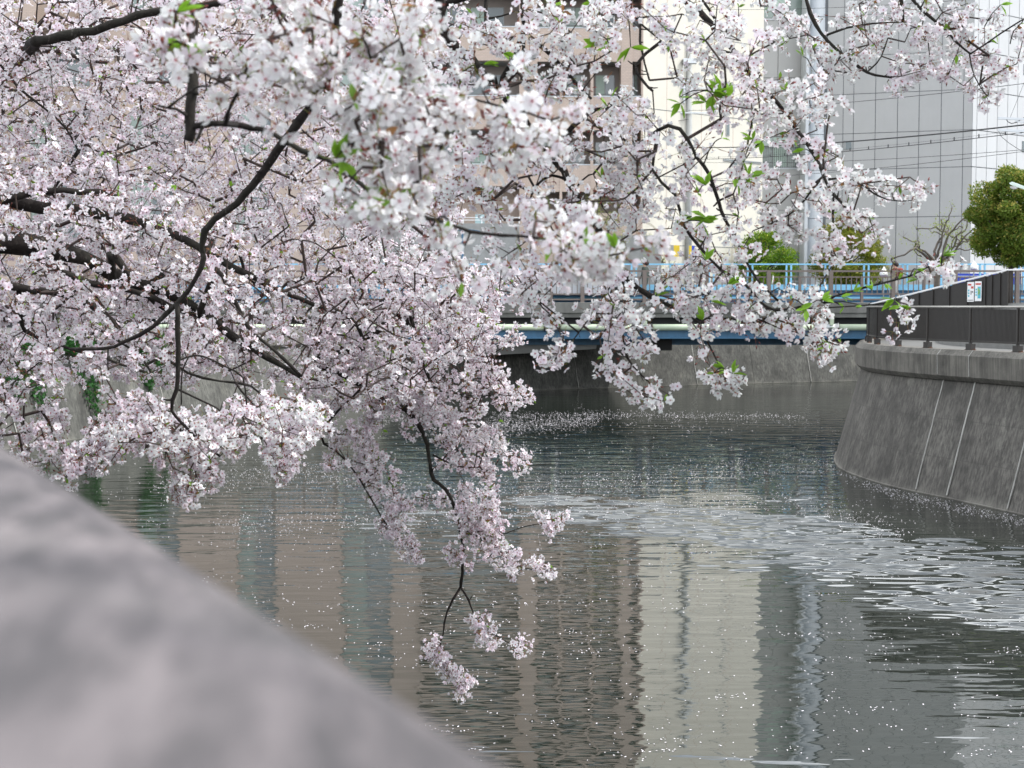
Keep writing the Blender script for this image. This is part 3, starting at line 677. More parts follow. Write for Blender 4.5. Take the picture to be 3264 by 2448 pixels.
# royal-blue hoarding boards beyond the rising path
hb = empty('blue_hoarding', 'royal-blue board hoarding standing behind the climbing dark fence', 'hoarding')
for i in range(6):
    a, b_ = 3010 + i * 41, 3049 + i * 41
    p, q2 = at(a, 872, 55.4), at(b_, 872, 55.4); MB().bx(p.x, q2.x, 55.4, 55.45, 5.3, p.z).build('board', M['navy'], hb)
    MB().bx(p.x, q2.x, 55.38, 55.397, at(a, 884, 55.4).z, at(a, 879, 55.4).z).build('white_stripe', M['bldcol'], hb)
rebase(hb, (18, 55.4, 5.3))
# small colourful banner and yellow sign at the cream building's foot
def banner(px0, px1, py0, py1, D, label, bands):
    a, b_ = at(px0, py0, D), at(px1, py1, D); o = empty('banner', label, 'banner')
    n = len(bands)
    for i, m in enumerate(bands): MB().bx(a.x + (b_.x - a.x) * i / n, a.x + (b_.x - a.x) * (i + 1) / n, D, D + .04, b_.z, a.z).build('cloth_band', m, o)
    MB().cyl((a.x - .05, D, 5.3), .025, a.z - 5.3 + .1, 6).build('pole', M['polec'], o); rebase(o, (a.x, D, 5.3))
banner(2196, 2214, 783, 826, 96, 'narrow yellow and blue banner in front of the cream building', [M['yellow'], M['navy']])
banner(2138, 2166, 782, 818, 96.5, 'grey and yellow square sign left of the blue banner', [M['polec'], M['yellow'], M['yellow']])
# ---------------------------------------------------------------- beige tiled apartment building
YA = 93.0; KS = YA / 74.0
zs_ = lambda z: 5.2 + (z - 5.2) * KS
bp_ = lambda px, D=YA: (px - 1632) / F * D
ap = empty('apartment_building', 'beige tiled apartment block with deep balconies behind the cherry blossoms', 'building')
TOPZ = 28; K0, PIT = zs_(12.46), 3.5 * KS
solid = [(-1100, -820), (-560, -420), (-160, 100), (300, 420), (560, 748), (870, 1086), (1242, 1335), (1655, 1712), (1783, 1791), (1880, 1889), (1976, 2012), (2040, 2046)]
openb = [(1335, 1655), (1712, 1783), (1791, 1880), (1889, 1976), (2012, 2040)]
winb = [(-820, -560), (-420, -160), (100, 300), (420, 560), (748, 870), (1086, 1242)]
MB().bx(bp_(-1100), bp_(2046), YA + 1.9, YA + 14, 3.9, TOPZ).build('body', M['inner'], ap)
for a, b_ in solid: MB().bx(bp_(a), bp_(b_), YA, YA + 1.89, 3.9, TOPZ).build('pier', M['tile'], ap)
MB().bx(bp_(-1100) - .2, bp_(2046) + .2, YA - .2, YA + 14.2, TOPZ + .003, TOPZ + .9).build('roof_parapet', M['tile'], ap)
nfl = 4
for j, (a, b_) in enumerate(openb):
    xa, xb = bp_(a) + .003, bp_(b_) - .003
    wide = j == 0
    bal_bands = [(zs_(11.36) if wide else zs_(11.1), K0)] + [(zs_(14.26) + PIT * k, K0 + PIT * (k + 1)) for k in range(nfl - 1)] 
    for k, (z0, z1) in enumerate(bal_bands):
        yo = -.35 if wide else -.003
        MB().bx(xa, xb, YA - (.35 if wide else -.05), YA + .25, z0, z1).build('balcony_front', M['tile'], ap)
        MB().bx(xa, xb, YA + .26, YA + 1.88, z0, z0 + .25).build('balcony_floor', M['conc'], ap)
        MB().bx(xa, xb, YA - (.37 if wide else -.03), YA + .27, z1 + .003, z1 + .06).build('balcony_coping', M['bldcol'], ap)
        if k < 6:
            MB().bx(xa, xb, YA + .05, YA + .09, z1 + .16, z1 + .19).build('balcony_bar', M['balrail'], ap)
            w0 = xa + (xb - xa) * .12; w1 = xb - (xb - xa) * .15; wz0, wz1 = z0 + .3, z1 + 1.7
            f = MB().bx(w0, w1, YA + 1.84, YA + 1.88, wz0, wz1).build('window', M['win'], ap)
            nn = 4 if wide else 2
            for q in range(nn):
                pa = w0 + .05 + (w1 - w0 - .05) * q / nn; MB().bx(pa, pa + (w1 - w0 - .05) / nn - .06, YA + 1.81, YA + 1.838, wz0 + .05, wz1 - .05).build('pane', random.choice([M['glass'], M['glassg'], M['curtain'], M['glass']]), f)
    z_low = bal_bands[0][0]
    if not wide:
        MB().bx(xa, xb, YA + .05, YA + 1.7, 3.9, zs_(10.0)).build('wall_panel', M['tile'], ap)
    else:
        MB().bx(xa, xb, YA + 1.70, YA + 1.88, 3.9, zs_(11.3)).build('wall_panel', M['tile'], ap)
        MB().bx(xa + 1.2, xa + 2.6, YA + 1.66, YA + 1.69, 8.2, 10.9).build('doorway', M['glass'], ap)
for a, b_ in winb:
    xa, xb = bp_(a) + .003, bp_(b_) - .003
    zs = [(zs_(8.6), zs_(11.7))] + [(zs_(13.0) + PIT * k, zs_(15.2) + PIT * k) for k in range(3)]
    prev = 3.9
    for z0, z1 in zs:
        MB().bx(xa, xb, YA + .12, YA + 1.88, prev, z0 - .003).build('spandrel', M['tile'], ap)
        f = MB().bx(xa, xb, YA + .3, YA + .42, z0, z1).build('window', M['win'], ap)
        for q in range(2):
            pa = xa + .06 + (xb - xa - .06) * q / 2; MB().bx(pa, pa + (xb - xa - .06) / 2 - .08, YA + .26, YA + .298, z0 + .07, z1 - .07).build('pane', M['glass'] if q else M['glassg'], f)
        prev = z1 + .003
    MB().bx(xa, xb, YA + .12, YA + 1.88, prev, TOPZ).build('spandrel', M['tile'], ap)
# projecting corner balcony with shrubs, top left
p = at(60, -120, 86); q_ = at(165, 20, 86)
MB().add([(bp_(-500, 86), 86, zat(-150, 86)), (bp_(170, 86), 86, zat(-30, 86)), (bp_(120, 86), 86, zat(62, 86)), (bp_(-500, 86), 86, zat(95, 86)),
          (bp_(-500, 86), 93, zat(-150, 86)), (bp_(170, 86), 93, zat(-30, 86)), (bp_(120, 86), 93, zat(62, 86)), (bp_(-500, 86), 93, zat(95, 86))],
         [(0,1,2,3), (7,6,5,4), (0,4,5,1), (1,5,6,2), (2,6,7,3), (3,7,4,0)]).build('stair_parapet', M['tile'], ap)
rebase(ap, (-10, YA, BANKZ))

# grey concrete block with a railing in front of it
gb = empty('concrete_annex', 'plain grey concrete annex wall with a thin rail on top behind the bridge', 'wall')
DA = 90.0; xa, xb = bp_(1180, DA), bp_(1655, DA)
MB().bx(xa, xb, DA, DA + 2, 3.9, zat(712, DA)).build('wall', M['conc'], gb)
for y in (692, 700): MB().bx(xa, xb, DA + .1, DA + .14, zat(y + 2, DA), zat(y, DA)).build('rail_bar', M['white'], gb)
for k in range(9): x = xa + (xb - xa) * k / 8; MB().bx(x - .03, x + .03, DA + .08, DA + .16, zat(712, DA), zat(690, DA)).build('rail_post', M['white'], gb)
MB().bx(bp_(1515, 91), bp_(1545, 91), 91, 91.1, zat(712, DA), zat(680, DA)).build('sheet', M['carglass'], gb)
rebase(gb, (-2, DA, 3.9))
gc = empty('concrete_annex', 'grey concrete block at the foot of the cream building behind blossoms', 'wall')
MB().bx(bp_(1960, 92.6), bp_(2105, 92.6), 92.3, 92.98, 3.9, zat(750, 92)).build('wall', M['conc'], gc); rebase(gc, (8, 92.3, 3.9))

# ---------------------------------------------------------------- cream building
cr_ = empty('cream_building', 'cream rendered building with tiny slot windows between the beige block and the grey tower', 'building')
A = Vector((bp_(2042, 95), 95, 0)); B = Vector((bp_(2425, 102), 102, 0)); dC = (B - A).normalized(); nC = Vector((dC.y, -dC.x, 0))
def cbox(px0, px1, z0, z1, out0, out1, nm, m, par, A=A, dC=dC, nC=nC):
    def hit(px): k = (px - 1632) / F; return (k * A.y - A.x) / (dC.x - k * dC.y)
    a, b_ = A + dC * hit(px0), A + dC * hit(px1); V = []
    for z in (z0, z1):
        for p_, o_ in ((a, out1), (b_, out1), (b_, out0), (a, out0)):
            q = p_ + nC * o_; V.append((q.x, q.y, z))
    return MB().add(V, [(0,3,2,1),(4,5,6,7),(0,1,5,4),(1,2,6,5),(2,3,7,6),(3,0,4,7)]).build(nm, m, par)
cbox(2042, 2425, 3.9, 33, -12, 0, 'wall', M['cream'], cr_)
zc = lambda y, D=98.5: zat(y, D)
for y in (118, 365, 570, 880 - 95): cbox(2041, 2424, zc(y + 2), zc(y), .002, .012, 'render_joint', M['joint'], cr_)
for px in (2120, 2230, 2330): cbox(px, px + 1.5, 5, 29.8, .002, .008, 'render_joint', M['tile'], cr_)
for (x0, x1, y0, y1) in ((2308, 2319, 380, 425), (2308, 2319, 590, 612), (2308, 2319, 170, 200), (2065, 2145, 103, 122), (2325, 2345, 500, 520), (2300, 2420, 500, 508)):
    f = cbox(x0, x1, zc(y1), zc(y0), .003, .05, 'window', M['win'], cr_); cbox(x0 + 2, x1 - 2, zc(y1) + .06, zc(y0) - .06, .051, .06, 'pane', M['glass'], f)
for i in range(3): cbox(2072 + i * 14, 2079 + i * 14, zc(134), zc(124), .003, .12, 'vent', M['conc'], cr_)
for i in range(2):
    z = 25 + i * 2.4; cbox(2308, 2319, z, z + .9, .003, .05, 'window', M['win'], cr_)
rebase(cr_, (A.x, A.y, 3.9))

# ---------------------------------------------------------------- grey panelled tower
gt = empty('panelled_building', 'tall grey panelled building with a round column and a sunlit white side at the right', 'building')
GA = Vector((bp_(2560, 108), 108, 0)); GB = Vector((bp_(3087, 104.5), 104.5, 0)); dG = (GB - GA).normalized(); nG = Vector((dG.y, -dG.x, 0))
dW = Vector((.79, .61, 0)).normalized(); nW = Vector((dW.y, -dW.x, 0)); TG = 36.5
def gpos(px, A_=GA, d_=dG): k = (px - 1632) / F; return (k * A_.y - A_.x) / (d_.x - k * d_.y)
core = MB(); back = GA + Vector((0, 16, 0)); c2 = GB + dW * 24
L0 = GA + dG * .02
pts = [L0 - nG * .05, GB - nG * .05 - nW * .0 - dG * .06, c2 - nW * .06, Vector((c2.x, c2.y + 4, 0)), Vector((L0.x, c2.y + 4, 0))]
core.add([(p.x, p.y, 3.9) for p in pts] + [(p.x, p.y, TG) for p in pts], [(0,1,2,3,4), (9,8,7,6,5)] + [(i, (i+1) % 5, (i+1) % 5 + 5, i + 5) for i in range(5)]).build('core', M['joint'], gt)
cols = [2626, 2678, 2711, 2780, 2850, 2918, 2988, 3058, 3087]
D0 = 106.2
rows = [zat(y, D0) for y in (1000, 843, 693, 538, 422, 295)]; 
while rows[-1] < TG - 2: rows.append(rows[-1] + (3.0 if len(rows) % 2 else 2.8))
rows[-1] = TG
def quadpanel(A_, d_, n_, s0, s1, z0, z1, m, nm='panel', g=.022, out=.0, th=.05):
    V = []
    for z in (z0 + g, z1 - g):
        for s_, o_ in ((s0 + g, out), (s1 - g, out), (s1 - g, out - th), (s0 + g, out - th)):
            q = A_ + d_ * s_ + n_ * o_; V.append((q.x, q.y, z))
    return MB().add(V, [(0,3,2,1),(4,5,6,7),(0,1,5,4),(1,2,6,5),(2,3,7,6),(3,0,4,7)]).build(nm, m, gt)
for z0, z1 in zip(rows[:-1], rows[1:]):
    for a, b_ in zip(cols[:-1], cols[1:]):
        s_a, s_b = gpos(a), gpos(b_)
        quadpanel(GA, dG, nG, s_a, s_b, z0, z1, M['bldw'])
for (y0, y1) in ((443, 474), (150, 180), (-110, -80), (720, 750)):
    f = quadpanel(GA, dG, nG, gpos(2681), gpos(2708), zat(y1, D0), zat(y0, D0), M['win'], 'window', .0, .03, .03)
    o = quadpanel(GA, dG, nG, gpos(2688), gpos(2705), zat(y1, D0) + .06, zat(y0, D0) - .06, M['glass'], 'pane', .0, .045, .01); o.parent = f
# white side
wc = [0]; x = 0
while wc[-1] < 23.5: wc.append(wc[-1] + (.55 if len(wc) == 1 else 1.28))
wr = [3.9, rows[1], rows[2], rows[3] + .0, rows[4], rows[5]] + rows[6:]
for z0, z1 in zip(wr[:-1], wr[1:]):
    for s_a, s_b in zip(wc[:-1], wc[1:]):
        if z1 < 4: continue
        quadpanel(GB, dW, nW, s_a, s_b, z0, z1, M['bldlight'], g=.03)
sW = (lambda px: gpos(px, GB, dW))
for (y0, y1) in ((450, 486), (205, 240), (-60, -25)):
    DD = (GB + dW * sW(3250)).y
    f = quadpanel(GB, dW, nW, sW(3245), sW(3256), zat(y1, DD), zat(y0, DD), M['glass'], 'window', .0, .02, .02)
# recessed left zone with windows, round column
RA = GA - dG * 0; yR = 109.0
xr0, xr1 = bp_(2410, yR), bp_(2562, yR)
fl = [(3.9, 7.6), (9.0, 13.4), ]
zw = [(zat(895, yR), zat(805, yR)), (zat(535, yR), zat(435, yR)), (zat(60, yR), zat(-40, yR))]
z_ = zat(-40, yR)
while z_ < 25: zw.append((z_ + 3.2, z_ + 5.7)); z_ += 5.7
prev = 3.9
for z0, z1 in zw:
    if z1 > TG: break
    mid = xr0 + (xr1 - xr0) * .4
    for a, b_ in ((xr0, mid), (mid, xr1)):
        hh = z0 - prev; npn = 2 if hh > 3.5 else 1
        for t in range(npn): MB().bx(a + .02, b_ - .02, yR, yR + .2, prev + hh * t / npn + .02, prev + hh * (t + 1) / npn - .02).build('panel', M['bldw'], gt)
    f = MB().bx(xr0, xr1 - .35, yR + .08, yR + .2, z0, z1).build('window', M['win'], gt)
    for t in range(3):
        a = xr0 + .08 + (xr1 - .35 - xr0) / 3 * t; pn = MB().bx(a, a + (xr1 - .35 - xr0) / 3 - .1, yR + .05, yR + .078, z0 + .08, z1 - .08).build('pane', M['glassg'] if t != 1 else M['curtain'], f); 
    if abs(z0 - zat(535, yR)) < .1:
        for t in range(19):
            a = xr0 + .1 + t * .16; MB().bx(a, a + .03, yR - .16, yR - .13, z0, z0 + 1.5).build('window_guard_bar', M['balrail'], gt)
        MB().bx(xr0, xr1 - .3, yR - .17, yR - .12, z0 + 1.5, z0 + 1.54).build('window_guard_rail', M['balrail'], gt)
    MB().bx(xr0, xr1 - .3, yR - .06, yR + .1, z0 - .1, z0 - .003).build('sill', M['bldcol'], gt)
    MB().bx(xr1 - .34, xr1, yR + .03, yR + .2, z0 + .02, z1 - .02).build('panel', M['bldw'], gt)
    prev = z1
MB().bx(xr0, xr1, yR, yR + .2, prev, TG).build('panel', M['bldw'], gt)
MB().bx(xr0 - .5, xr1 + 2, yR + .21, yR + 8, 3.9, TG - .1).build('core', M['joint'], gt)
ccx, ccy = bp_(2597, 107.6), 108.1
ys = rows
for z0, z1 in zip(rows[:-1], rows[1:]): MB().tube([(ccx, ccy, z0 + .02), (ccx, ccy, z1 - .02)], .68, 24).build('column_section', M['bldcol'], gt, smooth=False)
MB().bx(bp_(2560, 107), bp_(2570, 107), 107, 108.9, 3.9, TG).build('column_fin', M['bldcol'], gt)
f = MB().bx(bp_(2590, 107.3), bp_(2599, 107.3), 107.36, 107.5, zat(168, 107.3), zat(152, 107.3)).build('window', M['glass'], gt)
rebase(gt, (GB.x, GB.y, 3.9))

# ---------------------------------------------------------------- poles, wires, lamps
up = empty('utility_pole', 'grey utility pole with boxes and insulators in front of the cream building', 'utility pole')
DP = 97.5; PX = at(2195, 500, DP)
MB().tube([(PX.x, DP, BANKZ), (PX.x, DP, zat(108, DP))], [.28, .20], 14).build('pole', M['polec'], up, smooth=True)
MB().bx(PX.x - .22, PX.x + .22, DP - .45, DP - .22, zat(300, DP), zat(255, DP)).build('switch_box', M['steel'], up, bevel=.02)
MB().bx(PX.x - .42, PX.x - .30, DP - .3, DP - .1, zat(330, DP), zat(250, DP)).build('cable_riser', M['steel'], up)
for y in (262, 281, 360): MB().bx(PX.x - 1.4, PX.x + 1.4, DP - .38, DP - .28, zat(y + 4, DP), zat(y, DP)).build('cross_arm', M['steel'], up)
for dx in (-.8, -.45, .45, .8): MB().cyl((PX.x + dx * 1.5, DP - .33, zat(262, DP)), .06, .2, 8).build('insulator', M['white'], up)
MB().bx(PX.x - .5, PX.x + .45, DP - .6, DP - .26, zat(208, DP), zat(190, DP)).build('transformer', M['steel'], up, bevel=.05)
rebase(up, (PX.x, DP, BANKZ))
u2 = empty('utility_pole', 'utility pole at the right edge whose pale cross-arms reach into view above the evergreen', 'utility pole')
QX = at(3420, 400, 56)
MB().tube([(QX.x, 56, BANKZ), (QX.x, 56, 15.5)], [.19, .13], 14).build('pole', M['polec'], u2, smooth=True)
for (pa, ya, yb) in ((3181, 377, 385), (3183, 415, 424)):
    a = at(pa, ya, 56); b_ = at(3420, yb, 56); MB().bar(a, b_, .08, .09).build('cross_arm', M['bldcol'], u2); MB().bar(at(pa + 55, ya + 9, 56), at(3400, yb + 26, 56), .04, .04).build('arm_brace', M['bldcol'], u2)
rebase(u2, (QX.x, 56, BANKZ))
def wire(pts, r, label, spacers=0, sag=.3):
    o = empty('overhead_cable', label, 'cable', 'overhead cables')
    a, b_ = at(*pts[0]), at(*pts[1]); P = []
    for i in range(25):
        t = i / 24; p = a.lerp(b_, t); p.z -= sag * 4 * t * (1 - t); P.append(p)
    MB().tube(P, r, 5).build('cable', M['wire'], o)
    for k in range(spacers):
        t = (k + .7) / spacers; p = a.lerp(b_, t); p.z -= sag * 4 * t * (1 - t); MB().bx(p.x - .02, p.x + .02, p.y - .02, p.y + .02, p.z - .01, p.z + .16).build('spacer_clip', M['wire'], o)
    if spacers:
        MB().tube([p + Vector((0, 0, .11)) for p in P], .006, 4).build('messenger_wire', M['wire'], o)
    rebase(o, tuple(a))
wire(((2195, 352, 97.2), (3420, 246, 56)), .014, 'upper overhead cable crossing the grey building at window height')
wire(((2195, 471, 97.2), (3420, 380, 56)), .034, 'thickest black overhead cable crossing the grey building')
wire(((2195, 508, 97.2), (3420, 402, 56)), .018, 'overhead cable with small upright clips below the thickest one', 21)
wire(((2195, 516, 97.2), (3420, 464, 56)), .011, 'thin overhead cable just under the clipped cable')
wire(((2195, 572, 97.2), (3420, 462, 56)), .011, 'lowest thin overhead cable crossing the grey building')
wire(((2195, 28, 97.2), (3420, -30, 56)), .012, 'topmost overhead cable near the top edge of the photo')
wire(((2195, 380, 97.2), (700, 560, 90)), .016, 'thin overhead cable running left from the grey pole across the beige block')
wire(((2195, 520, 97.2), (700, 590, 90)), .016, 'lower thin cable running left across the beige balcony band')
def hook(px, py, D=56):
    return at(px, py, D)
o = tag(MB().tube([hook(3205, 375), hook(3212, 388), hook(3225, 394), hook(3240, 390), hook(3262, 376), hook(3300, 360)], .018, 5).build('cable_loop', M['wire']), 'twisted black cable loop hanging from the upper pale cross-arm', 'cable')
o = tag(MB().tube([hook(3183, 418), hook(3192, 436), hook(3215, 455), hook(3250, 478), hook(3300, 500)], .01, 5).build('guy_wire', M['wire']), 'thin stay wire sloping down from the lower cross-arm', 'cable')
o = tag(MB().tube([hook(3220, 374), hook(3250, 300), hook(3290, 200)], .007, 4).build('guy_wire', M['wire']), 'hair-thin wire rising from the upper cross-arm', 'cable')
# street lamps
sl_ = empty('street_lamp', 'pale green street lamp head reaching in from the right edge before the evergreen', 'street lamp')
a = at(3216, 587, 50); b_ = at(3290, 612, 50)
MB().add([tuple(at(3216, 584, 50)), tuple(at(3226, 579, 50)), tuple(at(3290, 603, 50)), tuple(at(3290, 613, 50)), tuple(at(3240, 596, 50)), tuple(at(3222, 590, 50))] + [tuple(at(x, y, 50.3)) for x, y in ((3216, 584), (3226, 579), (3290, 603), (3290, 613), (3240, 596), (3222, 590))],
         [(0,1,2,3,4,5), (11,10,9,8,7,6)] + [(i, (i+1) % 6, (i+1) % 6 + 6, i + 6) for i in range(6)]).build('lamp_housing', M['lampg'], sl_, bevel=.01)
mb = MB(); c = at(3233, 593, 50.15)
for i in range(5):
    for j in range(12):
        f = lambda u, v: (c.x + .15 * math.cos(u) * math.cos(v), c.y + .14 * math.cos(u) * math.sin(v), c.z - .1 * math.sin(u) - .015)
        u0, u1 = math.pi / 2 * i / 5, math.pi / 2 * (i + 1) / 5; v0, v1 = 2*math.pi*j/12, 2*math.pi*(j+1)/12
        mb.add([f(u0, v0), f(u0, v1), f(u1, v1), f(u1, v0)], [(0, 1, 2, 3)])
mb.build('lamp_bowl', M['white'], sl_, smooth=True)
e = at(3460, 660, 50.15)
MB().tube([at(3289, 608, 50.15), at(3380, 632, 50.15), e], .05, 8).build('lamp_arm', M['lampg'], sl_)
MB().tube([(e.x, 50.15, BANKZ), (e.x, 50.15, e.z + .1)], .08, 8).build('lamp_post', M['lampg'], sl_); rebase(sl_, (e.x, 50.15, BANKZ))
s2 = empty('street_lamp', 'slim dark street lamp with a long thin arm before the grey annex wall', 'street lamp')
c = at(1474, 735, 88); MB().tube([(c.x, 88, BANKZ), (c.x, 88, c.z)], [.10, .06], 8).build('lamp_post', M['deepblue'], s2)
MB().tube([at(1474, 735, 88), at(1450, 733, 88), at(1425, 740, 88), at(1415, 750, 88)], .035, 6).build('lamp_arm', M['deepblue'], s2)
MB().tube([at(1474, 735, 88), at(1500, 733, 88), at(1530, 738, 88)], .035, 6).build('lamp_arm', M['deepblue'], s2)
rebase(s2, (c.x, 88, BANKZ))

# ---------------------------------------------------------------- foliage helper (numpy meshes)
def np_mesh(name, V, T, mats, mi=None, col=None, smooth=False):
    me = bpy.data.meshes.new(name); nv, nf = len(V), len(T)
    me.vertices.add(nv); me.vertices.foreach_set('co', np.ascontiguousarray(V, np.float32).ravel())
    me.loops.add(nf * 3); me.loops.foreach_set('vertex_index', np.ascontiguousarray(T, np.int32).ravel())
    me.polygons.add(nf); me.polygons.foreach_set('loop_start', np.arange(0, nf * 3, 3, dtype=np.int32)); me.polygons.foreach_set('loop_total', np.full(nf, 3, np.int32))
    for m in mats: me.materials.append(m)
    if mi is not None: me.polygons.foreach_set('material_index', np.ascontiguousarray(mi, np.int32))
    if smooth: me.polygons.foreach_set('use_smooth', np.ones(nf, bool))
    me.update(calc_edges=True)
    if col is not None:
        ca = me.color_attributes.new('tint', 'FLOAT_COLOR', 'POINT')
        ca.data.foreach_set('color', np.concatenate([col, np.ones((nv, 1))], 1).astype(np.float32).ravel())
    return me
def petal_mat(name, trans=.42, rough=.55, tcol=None):
    m = bpy.data.materials.new(name); m.use_nodes = True; n = m.node_tree; L = n.links; b = n.nodes['Principled BSDF']
    at_ = n.nodes.new('ShaderNodeAttribute'); at_.attribute_name = 'tint'; L.new(at_.outputs[0], b.inputs['Base Color']); b.inputs['Roughness'].default_value = rough; b.inputs['Specular IOR Level'].default_value = .25
    t = n.nodes.new('ShaderNodeBsdfTranslucent'); L.new(at_.outputs[0], t.inputs[0])
    mx = n.nodes.new('ShaderNodeMixShader'); mx.inputs[0].default_value = trans; L.new(b.outputs[0], mx.inputs[1]); L.new(t.outputs[0], mx.inputs[2])
    L.new(mx.outputs[0], n.nodes['Material Output'].inputs[0]); return m
M['petal'] = petal_mat('cherry_petal', .45); M['leafm'] = petal_mat('leaf_tissue', .4, .5)
M['bark'] = mat('tree_bark', (.05, .042, .036), .9, .35, 8, bump=.01, bscale=25)
def rand_rot(n, r=None):
    r = r or rng
    u = r.rand(n, 3); a = np.sqrt(1 - u[:, 0]); b = np.sqrt(u[:, 0]); t1, t2 = 2*np.pi*u[:, 1], 2*np.pi*u[:, 2]
    x, y, z, w_ = a*np.sin(t1), a*np.cos(t1), b*np.sin(t2), b*np.cos(t2)
    return np.stack([1-2*(y*y+z*z), 2*(x*y-z*w_), 2*(x*z+y*w_), 2*(x*y+z*w_), 1-2*(x*x+z*z), 2*(y*z-x*w_), 2*(x*z-y*w_), 2*(y*z+x*w_), 1-2*(x*x+y*y)], 1).reshape(n, 3, 3)
def scatter(TV, TT, Rm, P, S_):
    """template verts/tris placed at P with rotations Rm and scales S_"""
    n, k = len(P), len(TV)
    V = np.einsum('nij,kj->nki', Rm, TV) * S_[:, None, None] + P[:, None, :]
    T = TT[None] + (np.arange(n) * k)[:, None, None]
    return V.reshape(-1, 3), T.reshape(-1, 3)
LEAFV = np.array([(0, 0, 0), (.5, .28, .08), (1, 0, 0), (.5, -.28, .08)]); LEAFT = np.array([(0, 1, 2), (0, 2, 3)])
def bushy_tree(name, label, cx, cy, z0, z1, rx, base_z, n, cols, lobes=16, leaf=.13, trunk_r=.12, seed=1, group='round street trees behind the bridge', pointy=1.0):
    r = np.random.RandomState(seed); o = empty(name, label, 'tree', group)
    cz, rz = (z0 + z1) / 2, (z1 - z0) / 2
    # crown made of many overlapping clumps on and inside an ovoid
    cl = []
    for i in range(lobes * 6):
        d = r.normal(size=3); d /= np.linalg.norm(d); q = .55 + .45 * r.rand() ** .5
        tz = d[2] * q; wd = (1 - .35 * max(0, tz) ** 1.5 * pointy)
        cl.append((cx + d[0] * q * rx * .86 * wd, cy + d[1] * q * rx * .86 * wd, cz + tz * rz * .88, (.17 + .16 * r.rand()) * rx))
    cl = np.array(cl); m = len(cl); per = n // m
    P = []; Cc = []
    for (x, y, z, s) in cl:
        d = r.normal(size=(per, 3)); d /= np.linalg.norm(d, axis=1)[:, None]; q = s * (.75 + .35 * r.rand(per, 1)); P.append(np.array([x, y, z]) + d * q * np.array([1, 1, .75]))
        c = np.array(cols[0]) * (1 - (u := r.rand())) + np.array(cols[1]) * u
        tip = (r.rand(per, 1) < .25) & (d[:, 2:3] > -.2); Cc.append(np.where(tip, np.array(cols[2]), c) * (.8 + .4 * r.rand(per, 1)))
    P = np.concatenate(P); Cc = np.concatenate(Cc); N = len(P)
    V, T = scatter(LEAFV, LEAFT, rand_rot(N, r), P, leaf * (.7 + .6 * r.rand(N)))
    ob = bpy.data.objects.new('crown', np_mesh('crown', V, T, [M['leafm']], col=np.repeat(Cc, 4, 0))); COL.objects.link(ob); ob.parent = o
    MB().tube([(cx, cy, base_z), (cx + .05, cy, (base_z + z0) / 2), (cx, cy, cz)], [trunk_r * 1.3, trunk_r, trunk_r * .6], 8).build('trunk', M['bark'], o, smooth=True)
    lb = MB()
    for k in range(9):
        a = r.rand() * 6.28; h = z0 + (cz - z0) * r.rand(); lb.tube([(cx, cy, h), (cx + .4*rx*math.cos(a), cy + .4*rx*math.sin(a), h + .4*rx), (cx + .8*rx*math.cos(a), cy + .8*rx*math.sin(a), h + .9*rx)], [.05, .035, .015], 5)
    lb.build('limbs', M['bark'], o); o.children[-1]['kind'] = 'stuff'
    rebase(o, (cx, cy, base_z))
c = at(3222, 700, 60)
bushy_tree('evergreen_tree', 'large dense olive-green evergreen at the right edge with rusty new tips', c.x, 60, zat(862, 60), zat(522, 60), 1.85, 5.3, 60000, [(.085, .14, .018), (.17, .24, .03), (.34, .31, .07)], seed=3, leaf=.115)
c = at(2702, 700, 101)
bushy_tree('evergreen_tree', 'dome-shaped yellow-green tree directly behind the blue railing, left of the walker', c.x, 101, zat(960, 101), zat(688, 101), 2.65, 3.95, 26000, [(.11, .145, .015), (.22, .26, .03), (.36, .31, .07)], seed=5, leaf=.15)
c = at(2440, 800, 99)
bushy_tree('broadleaf_tree', 'fresh bright green tree behind the blossoms left of the round column', c.x, 99, zat(960, 99), zat(722, 99), 2.1, 3.95, 18000, [(.07, .17, .01), (.16, .28, .02), (.30, .36, .04)], seed=8, leaf=.16)
c = at(3420, 800, 66)
bushy_tree('evergreen_tree', 'dark evergreen just past the right edge behind the lamp post', c.x, 66, zat(900, 66), zat(560, 66), 2.2, 5.3, 14000, [(.03, .06, .010), (.06, .09, .015), (.16, .14, .04)], seed=13, leaf=.15)

